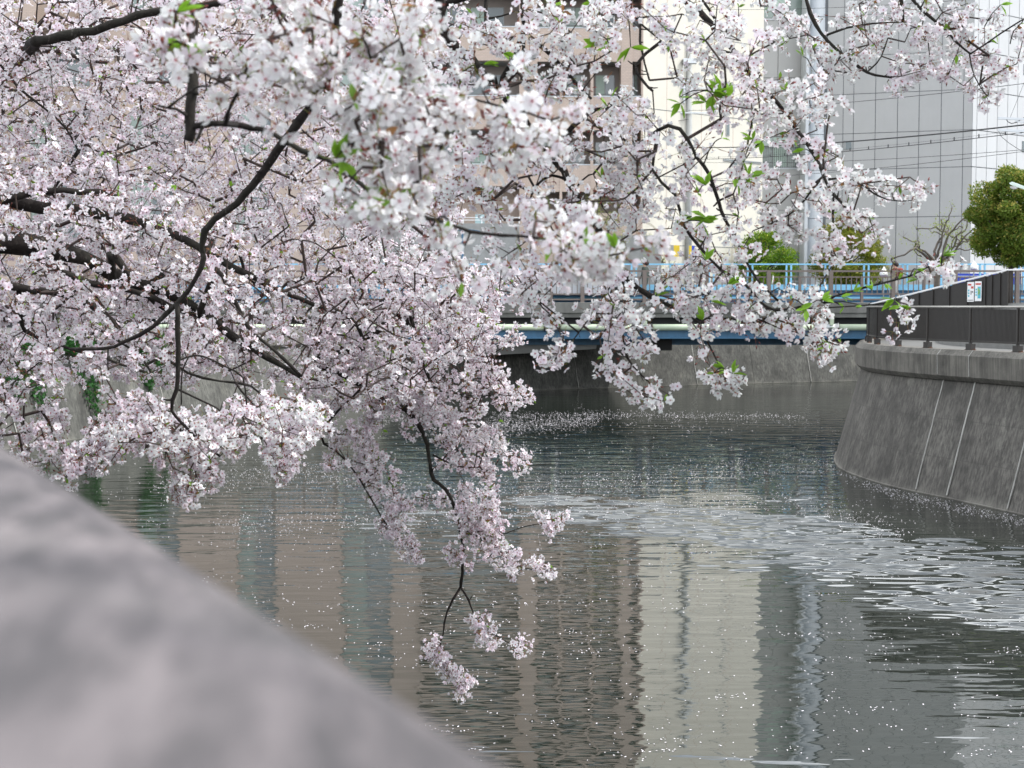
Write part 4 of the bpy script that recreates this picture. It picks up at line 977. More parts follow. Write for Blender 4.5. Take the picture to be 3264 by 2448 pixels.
def pruned_tree(label, px, D, ytop, base_z, spread, seed, leafn=1200):
    r = np.random.RandomState(seed); o = empty('pruned_tree', label, 'tree', 'hard-pruned street trees')
    b0 = at(px, 900, D); zt = zat(ytop, D); H = zt - base_z
    MB().tube([(b0.x, D, base_z), (b0.x - .05, D, base_z + H * .2), (b0.x, D, base_z + H * .42)], [.17, .13, .12], 8).build('trunk', M['barkg'], o, smooth=True)
    tips = []; 
    for k in range(9):
        p = Vector((b0.x, D, base_z + H * (.25 + .22 * r.rand()))); a = k / 9 * 6.28 + r.rand(); d = Vector((math.cos(a), math.sin(a) * .7, .9)).normalized(); P = [p.copy()]; n = 9
        reach = spread * (.7 + .5 * r.rand())
        for i in range(n):
            d = (d + Vector(r.normal(size=3)) * .42 + Vector((0, 0, .12))).normalized(); p = p + d * reach / n * 1.3; P.append(p.copy())
            if i > 3 and r.rand() < .7:
                q = p.copy(); dd = (d + Vector(r.normal(size=3)) * .9).normalized(); Q = [q.copy()]
                for _ in range(4): dd = (dd + Vector(r.normal(size=3)) * .5).normalized(); q = q + dd * reach * .1; Q.append(q.copy())
                MB().tube(Q, [.035, .03, .03, .025, .035], 5).build('branch', M['barkg'], o, smooth=True); tips.append(Q[-1])
        MB().tube(P, list(np.linspace(.075, .035, len(P) - 1)) + [.05], 6).build('branch', M['barkg'], o, smooth=True); tips.append(P[-1])
    tp = np.array([tuple(t) for t in tips]); ix = r.randint(0, len(tp), leafn); P = tp[ix] + r.normal(size=(leafn, 3)) * .16
    V, T = scatter(LEAFV, LEAFT, rand_rot(leafn, r), P, .075 * (.6 + .7 * r.rand(leafn)))
    col = np.array((.30, .38, .05)) * (.6 + .7 * r.rand(leafn, 1)); ob = bpy.data.objects.new('young_leaves', np_mesh('young_leaves', V, T, [M['leafm']], col=np.repeat(col, 4, 0))); COL.objects.link(ob); ob.parent = o; ob['kind'] = 'stuff'
    tw = MB()
    for t in tips:
        for _ in range(3): d = Vector(r.normal(size=3)); d.z = abs(d.z); d.normalize(); tw.tube([t, t + d * .25 + Vector((0, 0, .1))], [.008, .004], 3)
    ob = tw.build('twigs', M['barkg'], o); ob['kind'] = 'stuff'
    rebase(o, (b0.x, D, base_z))
M['barkg'] = mat('grey_brown_bark', (.10, .085, .07), .9, .35, 8, bump=.01, bscale=25)
pruned_tree('nearly bare knobbly pruned tree before the grey panels, between the two evergreens', 2990, 68, 690, 5.3, 2.0, 4)
pruned_tree('pruned tree with sparse yellow-green leaves before the beige block, seen through the blossoms', 1915, 91.7, 560, 3.95, 3.1, 9, 2200)
pruned_tree('pruned tree with young yellow leaves low beside the cream building', 2050, 94, 700, 3.95, 2.2, 12, 2400)

# ivy hanging over the left wall
def ivy(label, s_a, s_b, drop, n, seed):
    r = np.random.RandomState(seed); s = s_a + (s_b - s_a) * r.rand(n); L_ = cut(LBs, s_a, s_b, .3); sa = arc(L_); q = (s - s_a)
    x = np.interp(q, sa, L_[:, 0]); y = np.interp(q, sa, L_[:, 1]); t = L_[-1] - L_[0]; t = t / np.linalg.norm(t); nn = np.array([-t[1], t[0]])
    prof = (.55 + .45 * np.sin(q * 1.7 + seed)) * (.7 + .3 * np.sin(q * 4.3)); d = r.rand(n) ** .8 * drop * np.clip(prof, .15, 1)
    z = 4.05 - d; o_ = np.where(z > 3.1, .55, .82 - (3.1 - z) * .28) - .05 - .14 * r.rand(n)
    P = np.stack([x + nn[0] * o_, y + nn[1] * o_, z], 1)
    V, T = scatter(LEAFV, LEAFT, rand_rot(n, r), P, .15 * (.6 + .7 * r.rand(n)))
    col = (np.array((.02, .075, .018)) + r.rand(n, 1) * np.array((.03, .09, .02))) * (.6 + .8 * r.rand(n, 1))
    o = bpy.data.objects.new('ivy', np_mesh('ivy', V, T, [M['leafm']], col=np.repeat(col, 4, 0))); COL.objects.link(o)
    tag(o, label, 'ivy', kind='stuff')
sI = sL((-18.2, 50)); 
ivy('dark green ivy hanging over the left bank wall by the water', sI - 4, sI + 7.5, 3.9, 9000, 2)
ivy('thin ivy strand on the left bank wall', sI + 9.6, sI + 11.3, 3.2, 1500, 6)
# ================================================================ cherry trees
def bark_mat():
    m = bpy.data.materials.new('cherry_bark'); m.use_nodes = True; n = m.node_tree; L = n.links; b = n.nodes['Principled BSDF']; b.inputs['Roughness'].default_value = .95; b.inputs['Specular IOR Level'].default_value = .2
    g = n.nodes.new('ShaderNodeNewGeometry').outputs['Position']
    a = ramp(n, noise(n, g, 22, 6, .7), .35, .7); c2 = ramp(n, noise(n, g, 60, 3, .6, (1, 1, .35)), .6, .72); c3 = ramp(n, noise(n, g, 3, 4, .6), .4, .7)
    c = mix_rgb(n, (.010, .008, .0075), (.030, .024, .022), a); c = mix_rgb(n, c, (.07, .062, .058), c2)
    mm = n.nodes.new('ShaderNodeMath'); mm.operation = 'MULTIPLY'; L.new(c3, mm.inputs[0]); mm.inputs[1].default_value = .3; c = mix_rgb(n, c, (.06, .065, .05), mm.outputs[0])
    L.new(c, b.inputs['Base Color']); bp = n.nodes.new('ShaderNodeBump'); bp.inputs['Distance'].default_value = .006; L.new(noise(n, g, 45, 6, .7), bp.inputs['Height']); L.new(bp.outputs[0], b.inputs['Normal'])
    return m
M['cherry'] = bark_mat(); M['twig'] = mat('twig_bark', (.035, .022, .018), .8, .4, 30)

# ---- blossom templates: pedicel from the spur (origin) along +Z, then an open five-petalled flower
PINK = np.array((.82, .71, .78)); WHITE = np.array((.83, .835, .84)); RED = np.array((.32, .05, .07)); GREEN = np.array((.24, .34, .06)); REDG = np.array((.27, .10, .06))
def blossom(detail, seed, openness=1.0):
    r = np.random.RandomState(seed); V = []; T = []; C = []
    def add(vs, ts, cs):
        o = len(V); V.extend(vs); T.extend([tuple(i + o for i in t) for t in ts]); C.extend(cs)
    h = .030 * (.85 + .3 * r.rand()); bend = .007 * (r.rand() - .5) * 2
    w_ = .0009 if detail else .0012
    pc = GREEN * (1 - (q := r.rand())) + REDG * q
    pts = [(0, 0, 0), (bend, 0, h * .5), (0, 0, h)]
    if detail:
        ring = [[(x + w_ * math.cos(a), y + w_ * math.sin(a), z) for a in (0, 2.1, 4.2)] for x, y, z in pts]; vs = sum(ring, [])
        add(vs, [t for i in range(2) for j in range(3) for t in ((i*3+j, i*3+(j+1) % 3, (i+1)*3+(j+1) % 3), (i*3+j, (i+1)*3+(j+1) % 3, (i+1)*3+j))], [pc] * 9)
    else:
        add([(w_, 0, 0), (-w_, 0, 0), (0, w_, h), (0, -w_, h)], [(0, 1, 2), (0, 3, 1)], [pc] * 4)
    # calyx
    cr = .0026; add([(cr * math.cos(a), cr * math.sin(a), h - .0005) for a in np.arange(5) * 2*np.pi/5] + [(0, 0, h - .008)], [(i, (i+1) % 5, 5) for i in range(5)], [RED * 1.2 * .8 + GREEN * .2] * 6)
    pr = .0178; cup = (.30 if openness > .8 else 1.0) * (.8 + .5 * r.rand())
    def P_(rho, lat, ang):
        z = h + cup * rho * rho / pr * .8 + .0006; x = rho * math.cos(ang) - lat * math.sin(ang); y = rho * math.sin(ang) + lat * math.cos(ang)
        sc_ = 1.0 if openness > .8 else (1 - .45 * rho / pr); return (x * sc_, y * sc_, z - abs(lat) * .12)
    for k in range(5):
        a = 2*np.pi*k/5 + .12 * (r.rand() - .5); L_ = pr * (.94 + .12 * r.rand()); wd = L_ * (.375 if detail else .44); tw = .0012 * (r.rand() - .5)
        pw = WHITE * (1 - .3 * r.rand()) + PINK * .3; pw = WHITE * .8 + PINK * .2
        ctr = WHITE * .45 + PINK * .5 + RED * .05
        if detail:
            vs = [P_(L_*.08, 0, a), P_(L_*.38, wd*.62, a), P_(L_*.38, -wd*.62, a), P_(L_*.72, wd*1.02, a), P_(L_*.72, -wd*1.02, a), P_(L_*.97, wd*.52, a), P_(L_*.97, -wd*.52, a), P_(L_*.90, 0, a), P_(L_*.5, 0, a)]
            vs = [(x, y, z + (tw if i in (3, 5) else -tw if i in (4, 6) else 0)) for i, (x, y, z) in enumerate(vs)]; vs[8] = (vs[8][0], vs[8][1], vs[8][2] - .0011)
            add(vs, [(0, 2, 8), (0, 8, 1), (1, 8, 3), (8, 2, 4), (3, 8, 7), (8, 4, 7), (3, 7, 5), (7, 4, 6)], [ctr, pw, pw, WHITE, WHITE, WHITE, WHITE, WHITE, pw])
        else:
            vs = [P_(L_*.05, 0, a), P_(L_*.55, wd*1.0, a), P_(L_*.55, -wd*1.0, a), P_(L_*.98, wd*.5, a), P_(L_*.98, -wd*.5, a)]
            add(vs, [(0, 2, 1), (1, 2, 4), (1, 4, 3)], [ctr, WHITE, WHITE, WHITE, WHITE])
    # red eye and stamens
    er = .0030 if detail else .0036; ez = h + .0016
    add([(er * math.cos(a), er * math.sin(a), ez) for a in np.arange(5) * 2*np.pi/5 + .6] + [(0, 0, ez + .0005)], [(i, (i+1) % 5, 5) for i in range(5)], [RED * 1.1 + .05] * 6)
    if detail:
        for k in range(12):
            a = 2*np.pi*k/12 + .3 * r.rand(); l_ = .0075 * (.7 + .5 * r.rand()); sx, sy = math.cos(a), math.sin(a); e = (sx * l_ * .75, sy * l_ * .75, ez + l_ * .7)
            add([(sx*.001 - sy*.0002, sy*.001 + sx*.0002, ez), (sx*.001 + sy*.0002, sy*.001 - sx*.0002, ez), e], [(0, 1, 2)], [PINK, PINK, PINK])
            add([(e[0] - sy*.0006, e[1] + sx*.0006, e[2]), (e[0] + sy*.0006, e[1] - sx*.0006, e[2]), (e[0], e[1], e[2] + .0013)], [(0, 1, 2)], [np.array((.45, .28, .06))] * 3)
    return np.array(V), np.array(T), np.array(C)
HI = [blossom(1, s, 1.0 if s % 4 else .6) for s in range(6)]; LO = [blossom(0, 20 + s, 1.0 if s % 5 else .6) for s in range(6)]
HI_ME = [np_mesh('blossom', v, t, [M['petal']], col=np.clip(c, 0, .95), smooth=False) for v, t, c in HI]
LO_ME = [np_mesh('blossom', v, t, [M['petal']], col=np.clip(c, 0, .95), smooth=False) for v, t, c in LO]
lv = np.array([(0, 0, 0), (.25, .16, .02), (.55, .22, .05), (.85, .10, .02), (1.05, 0, -.05), (.25, -.16, .02), (.55, -.22, .05), (.85, -.10, .02), (.5, 0, -.03)])
lt = np.array([(0, 8, 1), (1, 8, 2), (2, 8, 3), (3, 8, 4), (0, 5, 8), (5, 6, 8), (6, 7, 8), (7, 4, 8)])
lc = np.array([(.20, .38, .03)] * 9) * np.array([[.8], [1.1], [1], [1.05], [1.2], [1.1], [1], [1.05], [.75]])
LEAF_ME = np_mesh('leaf', lv, lt, [M['leafm']], col=lc)

def frame_z(d, spin):
    """3x3 matrices whose Z axis is d"""
    d = d / np.linalg.norm(d, axis=1)[:, None]; up = np.where(np.abs(d[:, 2:3]) < .9, np.array([[0, 0, 1.]]), np.array([[1., 0, 0]])); x = np.cross(up, d); x /= np.linalg.norm(x, axis=1)[:, None]; y = np.cross(d, x)
    c, s = np.cos(spin)[:, None], np.sin(spin)[:, None]; return np.stack([x * c + y * s, -x * s + y * c, d], 2)

class CherryTree:
    def __init__(s, label, trunk_pts, trunk_r, seed):
        s.root = empty('cherry_tree', label, 'cherry tree', 'cherry trees in bloom on the near bank'); s.r = np.random.RandomState(seed)
        s.nodes = []; s.parent = []; s.fixed = []; s.base = trunk_pts[0]
        P = smooth_line(trunk_pts, .25); t = np.linspace(0, 1, len(P)); rad = trunk_r[0] * (1 - t) + trunk_r[1] * t
        MB().tube(P, list(rad), 14).build('trunk', M['cherry'], s.root, smooth=True); s.addnodes(P)
        s.att = []; s.attD = []; s.size = 1.0; s.pink = np.array([[.0, .10, .02]]); s.btint = np.array([[.985, 1.0, .985]])
    def addnodes(s, P):
        for p in P: s.nodes.append(tuple(p)); s.parent.append(-1)
    def limb(s, P, r0, r1, name='limb', skel=True):
        Q = smooth_line(P, .08 if r0 < .02 else .12); k = len(Q); t = np.linspace(0, 1, k); rad = r0 * (1 - t) + r1 * t
        jit = s.r.normal(size=(k, 3)) * np.minimum(rad, .02)[:, None] * .22; jit[0] = 0; Q = Q + jit
        rad = rad * (1 + .10 * s.r.normal(size=k)); rad = np.maximum(rad, r1 * .5)
        mb = MB(); mb.tube(Q, list(rad), 10 if r0 > .03 else 7)
        if name == 'branch':
            for i in range(2, k - 1):
                if s.r.rand() < .38:
                    d = Vector(s.r.normal(size=3)); d.normalize(); L_ = rad[i] * 1.1 + .012 + .03 * s.r.rand() ** 2; p = Vector(Q[i]); rr = min(.005, rad[i] * .5)
                    mb.tube([p, p + d * L_ * .6, p + d * L_ + Vector((0, 0, .004))], [rr * 1.3, rr, rr * .7], 5)
        mb.build(name, M['cherry'], s.root, smooth=True)
        if skel: s.addnodes(Q)
    def trace(s, pts, D0, D1, r0, r1, via=None, name='branch', root=None):
        """a branch traced through photo pixels, running from depth D0 to D1; radii in photo pixels. root joins it to the nearest wood."""
        n = len(pts); P = [at(x, y, D0 + (D1 - D0) * i / max(1, n - 1)) for i, (x, y) in enumerate(pts)]
        ra, rb = r0 * D0 / F, r1 * D1 / F
        if root != 'free':
            N = np.array(s.nodes); p0 = np.array(P[0]); j = np.argmin(np.linalg.norm(N - p0, axis=1)); q = N[j]; dist = np.linalg.norm(q - p0)
            if dist > .05:
                if dist > .9:
                    mid = Vector((q + p0) / 2) + Vector((0, 0, .05 * dist)); s.limb([Vector(q), mid, P[0]], ra * 1.6, ra * 1.05, 'limb', True)
                else: P = [Vector(q)] + P
        s.limb(P, ra, rb, name)
    def blob(s, px, py, rad, n, D, dD=.25):
        for _ in range(int(n)):
            a = s.r.rand() * 6.283; q = s.r.rand() ** .5 * rad * .82; s.att.append(tuple(at(px + q * math.cos(a), py + q * math.sin(a), D + (s.r.rand() - .5) * 2 * dD))); s.attD.append(D)
    def fill(s, poly, n, D0, D1, holes=(), edge_D=None):
        poly = np.array(poly, float); lo, hi = poly.min(0), poly.max(0); k = 0
        def inside(x, y):
            c = False; m = len(poly); j = m - 1
            for i in range(m):
                if (poly[i, 1] > y) != (poly[j, 1] > y) and x < (poly[j, 0]-poly[i, 0]) * (y-poly[i, 1]) / (poly[j, 1]-poly[i, 1]) + poly[i, 0]: c = not c
                j = i
            return c
        while k < n:
            x, y = lo + (hi - lo) * s.r.rand(2)
            if not inside(x, y): continue
            k += 1
            if any((x-hx)**2 + (y-hy)**2 < hr*hr for hx, hy, hr in holes) : continue
            D = D0 + (D1 - D0) * s.r.rand(); s.att.append(tuple(at(x, y, D))); s.attD.append(D)
    def grow(s, maxstep=.16):
        N = np.array(s.nodes); A = np.array(s.att)
        d = np.array([np.min(np.linalg.norm(N - a, axis=1)) for a in A]); order = np.argsort(d)
        buf = np.zeros((len(N) + len(A) * 14, 3)); buf[:len(N)] = N; cnt = len(N); par = list(s.parent); n0 = cnt; s.tips = []; tipdir = []
        for i in order:
            a = A[i]; dd = np.linalg.norm(buf[:cnt] - a, axis=1); j = int(np.argmin(dd)); L_ = dd[j]
            if L_ < .02: s.tips.append(j); continue
            k = min(12, max(1, int(L_ / maxstep + .5))); p = buf[j].copy(); prev = j; side = s.r.normal(size=3) * L_ * .10; side[2] += .06 * L_
            for t in range(1, k + 1):
                u = t / k; q = buf[j] * (1 - u) + a * u + side * math.sin(math.pi * u) + (s.r.normal(size=3) * .012 if t < k else 0)
                buf[cnt] = q; par.append(prev); prev = cnt; cnt += 1
            s.tips.append(prev)
        s.N = buf[:cnt]; s.par = np.array(par); s.n0 = n0
        w_ = np.zeros(cnt); w_[s.tips] += 1
        for i in range(cnt - 1, n0 - 1, -1): w_[s.par[i]] += w_[i]
        rad = .0014 * np.maximum(w_, 1) ** .42; rad = np.minimum(rad, .02)
        a = np.arange(n0, cnt); A0 = s.N[s.par[a]]; A1 = s.N[a]; dv = A1 - A0; ln = np.linalg.norm(dv, axis=1); ok = ln > 1e-5; a = a[ok]; A0 = A0[ok]; A1 = A1[ok]; dv = dv[ok]
        Fm = frame_z(dv, np.zeros(len(a))); r1 = rad[a]; r0 = np.where(s.par[a] < n0, r1 * 1.15, np.minimum(rad[s.par[a]], r1 * 1.5)); V = []
        for q in range(4):
            o_ = Fm[:, :, 0] * math.cos(q * math.pi / 2) + Fm[:, :, 1] * math.sin(q * math.pi / 2); V.append((A0 + o_ * r0[:, None], A1 + o_ * r1[:, None]))
        VV = np.stack([V[q][e] for q in range(4) for e in (0, 1)], 1).reshape(-1, 3)
        tt = []
        for q in range(4):
            b_ = (q + 1) % 4; tt += [(q*2, b_*2, b_*2+1), (q*2, b_*2+1, q*2+1)]
        T = (np.array(tt)[None] + (np.arange(len(a)) * 8)[:, None, None]).reshape(-1, 3)
        ob = bpy.data.objects.new('twigs', np_mesh('twigs', VV, T, [M['twig']], smooth=True)); COL.objects.link(ob); ob.parent = s.root; ob['kind'] = 'stuff'
    def bloom(s, per, n_single=300, hi=False, spread=.02, red=.0, leaf=.16):
        """about PER flowers round every twig tip; the N_SINGLE that show largest become parts, the rest one mass"""
        r = s.r; tips = s.N[s.tips]; nt_ = len(tips); cnt = r.poisson(per, nt_); cnt = np.clip(cnt, 3, None); idx = np.repeat(np.arange(nt_), cnt); n = len(idx)
        sub = r.normal(size=(nt_, 3, 3)) * spread; P = tips[idx] + sub[idx, r.randint(0, 3, n)]
        d = r.normal(size=(n, 3)); d[:, 2] -= .25; d[:, 1] -= .15
        Fm = frame_z(d, r.rand(n) * 6.28); S_ = s.size * (.88 + .26 * r.rand(n))
        # each cluster has its own tint (age), each flower a little variation
        age = r.rand(nt_); tint = np.ones((n, 3)) * (.86 + .14 * r.rand(n, 1)) * (.92 + .08 * r.rand(nt_, 1)[idx]); pk = (age[idx] ** 2)[:, None]
        tint = tint * (1 - pk * s.pink) * s.btint
        cam_ = np.array((0, 0, CAMZ)); dist = np.linalg.norm(P - cam_, axis=1); v = P - cam_; xs_ = v[:, 0] / v[:, 1]; ys_ = (v[:, 2]) / v[:, 1]
        vis = (v[:, 1] > .3) & (np.abs(xs_) < .37) & (ys_ < .22)
        key = np.where(vis, dist, 1e3 + dist); order = np.argsort(key, kind='stable')
        vi = r.randint(0, 6, n); single = order[:n_single]; rest = order[n_single:]
        use_hi = (dist < 3.4)
        for i in single:
            m4 = Matrix([[*(Fm[i, a] * S_[i]), P[i, a]] for a in range(3)] + [[0, 0, 0, 1]])
            inst('blossom', (HI_ME if use_hi[i] else LO_ME)[vi[i]], s.root, mtx=m4)
        Vs, Ts, Cs = [], [], []; o = 0
        for hi_ in (0, 1):
            for t in range(6):
                q = rest[(vi[rest] == t) & (use_hi[rest] == bool(hi_))]
                if not len(q): continue
                tv, tt, tc = (HI if hi_ else LO)[t]; V, T = scatter(tv, tt, Fm[q], P[q], S_[q]); Vs.append(V); Ts.append(T + o); o += len(V)
                Cs.append((np.clip(tc, 0, .95)[None] * tint[q][:, None, :]).reshape(-1, 3))
        ob = bpy.data.objects.new('blossom_mass', np_mesh('blossom_mass', np.concatenate(Vs), np.concatenate(Ts), [M['petal']], col=np.concatenate(Cs))); COL.objects.link(ob); ob.parent = s.root; ob['kind'] = 'stuff'
        # little tufts of young leaves and bud scales at some spurs
        k = int(nt_ * leaf); q = r.choice(nt_, k, replace=False); m = 3; P2 = np.repeat(tips[q], m, 0); V, T = scatter(lv, lt, rand_rot(len(P2), r), P2, .016 + .016 * r.rand(len(P2)))
        cc = np.where(r.rand(len(P2), 1) < .6, np.array((.16, .30, .03)), np.array((.26, .13, .05))) * (.7 + .5 * r.rand(len(P2), 1))
        ob = bpy.data.objects.new('young_leaves', np_mesh('young_leaves', V, T, [M['leafm']], col=np.repeat(cc, 9, 0))); COL.objects.link(ob); ob.parent = s.root; ob['kind'] = 'stuff'
        k = int(nt_ * red); q = r.choice(nt_, k, replace=False); m = 5; P2 = np.repeat(tips[q], m, 0) ; dd = r.normal(size=(len(P2), 3)); Fm2 = frame_z(dd, r.rand(len(P2)) * 6)
        tv = np.array([(.0007, 0, 0), (-.0007, 0, 0), (0, .0007, .03), (0, -.0007, .03), (.0028, 0, .031), (-.0014, .0024, .031), (-.0014, -.0024, .031), (0, 0, .040), (0, 0, .024)]); tt = np.array([(0, 1, 2), (0, 3, 1), (4, 5, 7), (5, 6, 7), (6, 4, 7), (4, 8, 5), (5, 8, 6), (6, 8, 4)])
        if k:
            V, T = scatter(tv, tt, Fm2, P2, .9 + .4 * r.rand(len(P2))); c0 = np.array([REDG] * 4 + [(.24, .07, .06)] * 5)
            ob = bpy.data.objects.new('spent_calyxes', np_mesh('spent_calyxes', V, T, [M['leafm']], col=np.tile(c0, (len(P2), 1)))); COL.objects.link(ob); ob.parent = s.root; ob['kind'] = 'stuff'
        s.count = n
    def leaves(s, spots):
        for px, py, D, n, sz in spots:
            p = at(px, py, D); N = s.N; j = np.argmin(np.linalg.norm(N - np.array(p), axis=1)); q = Vector(N[j]); 
            if (q - p).length > .03: s.limb([q, (q + p) / 2 + Vector((0, 0, .01)), p], .0025, .0015, 'twig', False)
            a0 = s.r.rand() * 6.28
            for k in range(n):
                a = a0 + s.r.rand() * 2.4 - 1.2; d = Vector((math.cos(a), s.r.normal() * .3 - .1, math.sin(a) * .8 + .25)).normalized(); rot = d.to_track_quat('X', 'Z').to_matrix() @ Matrix.Rotation(s.r.rand() * 2 - 1, 3, 'X')
                sc_ = sz * .72 * (.75 + .5 * s.r.rand()); inst('leaf', LEAF_ME, s.root, mtx=Matrix.Translation(p) @ (rot * sc_).to_4x4())

# ---------------------------------------------------------------- tree A: the large one reaching in from the left
TA = CherryTree('large cherry tree in full pale pink bloom, thick dark limbs reaching in from the left', [(-7.2, 8.2, BANKZ - .1), (-7.0, 8.3, 4.9), (-6.3, 8.5, 5.9), (-5.2, 8.6, 6.5)], (.34, .20), 11)
TA.limb([(-6.6, 8.4, 5.6), (-5.4, 8.3, 5.7), (-4.4, 8.1, 6.1), tuple(at(-60, 765, 7.3))], .15, .07)
TA.trace([(-60, 765), (0, 770), (120, 780), (220, 810), (320, 850), (420, 905), (520, 925), (640, 990), (800, 1110), (960, 1200)], 7.3, 8.0, 38, 8)
TA.limb([(-5.2, 8.6, 6.5), (-4.3, 8.8, 6.6), tuple(at(-60, 640, 7.4))], .10, .04)
TA.trace([(-60, 640), (0, 636), (100, 615), (200, 605), (310, 610), (400, 640)], 7.4, 7.5, 18, 8)
TA.trace([(-60, 640), (60, 652), (200, 665), (300, 680), (400, 695), (500, 725), (620, 780), (700, 830), (800, 880), (900, 930)], 7.5, 7.8, 22, 9, root='free')
TA.trace([(-60, 800), (90, 805), (200, 870), (300, 905), (420, 925), (560, 985), (700, 1030)], 7.4, 7.6, 15, 7)
TA.trace([(-60, 900), (60, 915), (160, 930), (250, 950), (330, 1005), (385, 1045)], 7.3, 7.4, 15, 9)
TA.trace([(355, 808), (400, 860), (442, 915)], 7.3, 7.3, 14, 12)
TA.trace([(690, 860), (730, 920), (750, 960), (790, 1040), (850, 1095), (900, 1140), (960, 1200)], 7.4, 7.5, 10, 5)
TA.trace([(560, 990), (500, 960), (470, 930), (520, 872)], 7.8, 7.8, 12, 14)
TA.trace([(-40, 210), (60, 280), (140, 345), (210, 410), (250, 480)], 8.0, 8.0, 6, 3)
TA.limb([(-5.2, 8.6, 6.5), tuple(at(-350, 260, 10)), tuple(at(40, 170, 9.4)), tuple(at(120, 130, 7.2))], .06, .03)
TA.trace([(120, 130), (190, 118), (250, 105), (350, 80), (430, 52), (500, 35), (700, 8), (860, -60)], 7.2, 7.1, 16, 10)
TA.trace([(80, 1055), (170, 1085), (220, 1112), (300, 1130), (380, 1160), (460, 1185)], 7.6, 7.4, 8, 4)
TA.trace([(170, 620), (240, 700), (300, 740)], 8.2, 8.2, 6, 3)
TA.trace([(310, 1050), (380, 1090), (450, 1140), (480, 1185)], 7.6, 7.5, 5, 3)
TA.trace([(700, 740), (760, 800), (780, 870), (815, 905)], 7.9, 7.9, 8, 4)
TA.trace([(520, 1140), (600, 1190), (700, 1215), (800, 1230), (860, 1290)], 7.6, 7.4, 5, 3)
TA.trace([(900, 930), (1000, 970), (1100, 1000), (1150, 1060), (1160, 1110)], 8.4, 9.0, 9, 6)
TA.trace([(1000, 1150), (1120, 1210), (1220, 1280), (1290, 1305), (1340, 1360), (1362, 1420), (1370, 1480), (1380, 1530), (1420, 1560), (1450, 1620), (1470, 1700), (1478, 1750), (1472, 1830), (1468, 1872)], 9.1, 9.5, 9, 4.5)
TA.trace([(1468, 1872), (1425, 1950), (1412, 2020), (1402, 2070), (1420, 2140), (1470, 2185)], 9.5, 9.5, 4, 2)
TA.trace([(1468, 1872), (1495, 1915), (1512, 1960), (1540, 2000), (1590, 2030), (1640, 2060)], 9.5, 9.6, 3.6, 1.6)
TA.trace([(1350, 945), (1330, 965), (1312, 998), (1318, 1050), (1340, 1120)], 9.1, 9.1, 14, 5)
TA.trace([(1275, 985), (1300, 1030), (1325, 1090), (1345, 1150), (1370, 1210), (1395, 1245)], 9.0, 9.0, 7, 5)
TA.trace([(1020, 1380), (1070, 1435), (1120, 1490), (1160, 1550), (1200, 1620), (1245, 1690), (1290, 1740)], 9.2, 9.4, 4.5, 2)
TA.trace([(1380, 1450), (1440, 1480), (1480, 1490), (1530, 1490)], 9.3, 9.3, 3, 2)
TA.trace([(1485, 1700), (1540, 1715), (1580, 1740), (1640, 1800), (1740, 1822)], 9.4, 9.4, 3, 1.2)
TA.trace([(1560, 1720), (1640, 1690), (1700, 1672), (1780, 1665)], 9.4, 9.4, 2, 1.2)
TA.trace([(1480, 1260), (1560, 1262), (1640, 1260), (1690, 1262)], 9.2, 9.2, 2.4, 1.4)
TA.trace([(750, 1220), (800, 1280), (840, 1340), (850, 1400)], 7.2, 7.0, 4, 2)
TA.trace([(0, 1260), (40, 1300), (75, 1360), (95, 1420)], 7.2, 7.0, 3, 2)
TA.trace([(620, 1390), (660, 1420), (700, 1455)], 6.9, 6.8, 5, 3)
TA.trace([(620, 1460), (625, 1520), (610, 1560)], 6.8, 6.8, 3, 2)
holes = [(690, 1235, 62), (610, 1265, 40), (250, 1290, 55), (300, 1230, 25), (830, 1180, 35), (880, 1110, 28), (70, 1330, 30), (110, 30, 50), (185, 60, 30), (430, 1230, 20), (1150, 1330, 30), (230, 1110, 35), (95, 1090, 30)]
TA.fill([(-260, -160), (1000, -160), (1050, 300), (1150, 600), (1330, 790), (1450, 830), (1560, 860), (1600, 930), (1570, 1080), (1500, 1130), (1380, 1180), (1380, 1260), (1180, 1300), (900, 1230), (520, 1220), (250, 1180), (-260, 1200)], 4700, 7.5, 11.0, holes)
TA.fill([(1050, 850), (1450, 860), (1590, 930), (1590, 1030), (1520, 1110), (1480, 1180), (1580, 1220), (1600, 1270), (1530, 1330), (1400, 1310), (1300, 1290), (1150, 1400), (1050, 1420), (950, 1300)], 520, 8.9, 9.7, [(1150, 1330, 35), (1180, 1120, 30), (1480, 1150, 30)])
TA.fill([(-160, 1150), (250, 1100), (330, 1180), (340, 1260), (240, 1340), (220, 1420), (60, 1440), (20, 1400), (-160, 1420)], 110, 6.6, 7.4, holes)
TA.fill([(330, 1280), (420, 1240), (560, 1310), (760, 1290), (900, 1260), (1060, 1300), (1030, 1380), (960, 1490), (900, 1470), (800, 1400), (660, 1500), (620, 1590), (560, 1580), (540, 1480), (420, 1430), (330, 1500), (220, 1520), (200, 1490), (320, 1400)], 270, 6.3, 7.3, holes)
TA.fill([(950, -100), (1500, -100), (1480, 100), (1330, 500), (1480, 600), (1500, 700), (1420, 850), (1300, 800), (1050, 500)], 420, 7.6, 10, [(1600, 20, 60), (1560, 540, 60)])
TA.fill([(-100, 480), (300, 470), (700, 700), (900, 900), (900, 1100), (500, 1150), (-100, 1150)], 230, 6.7, 7.2, holes)
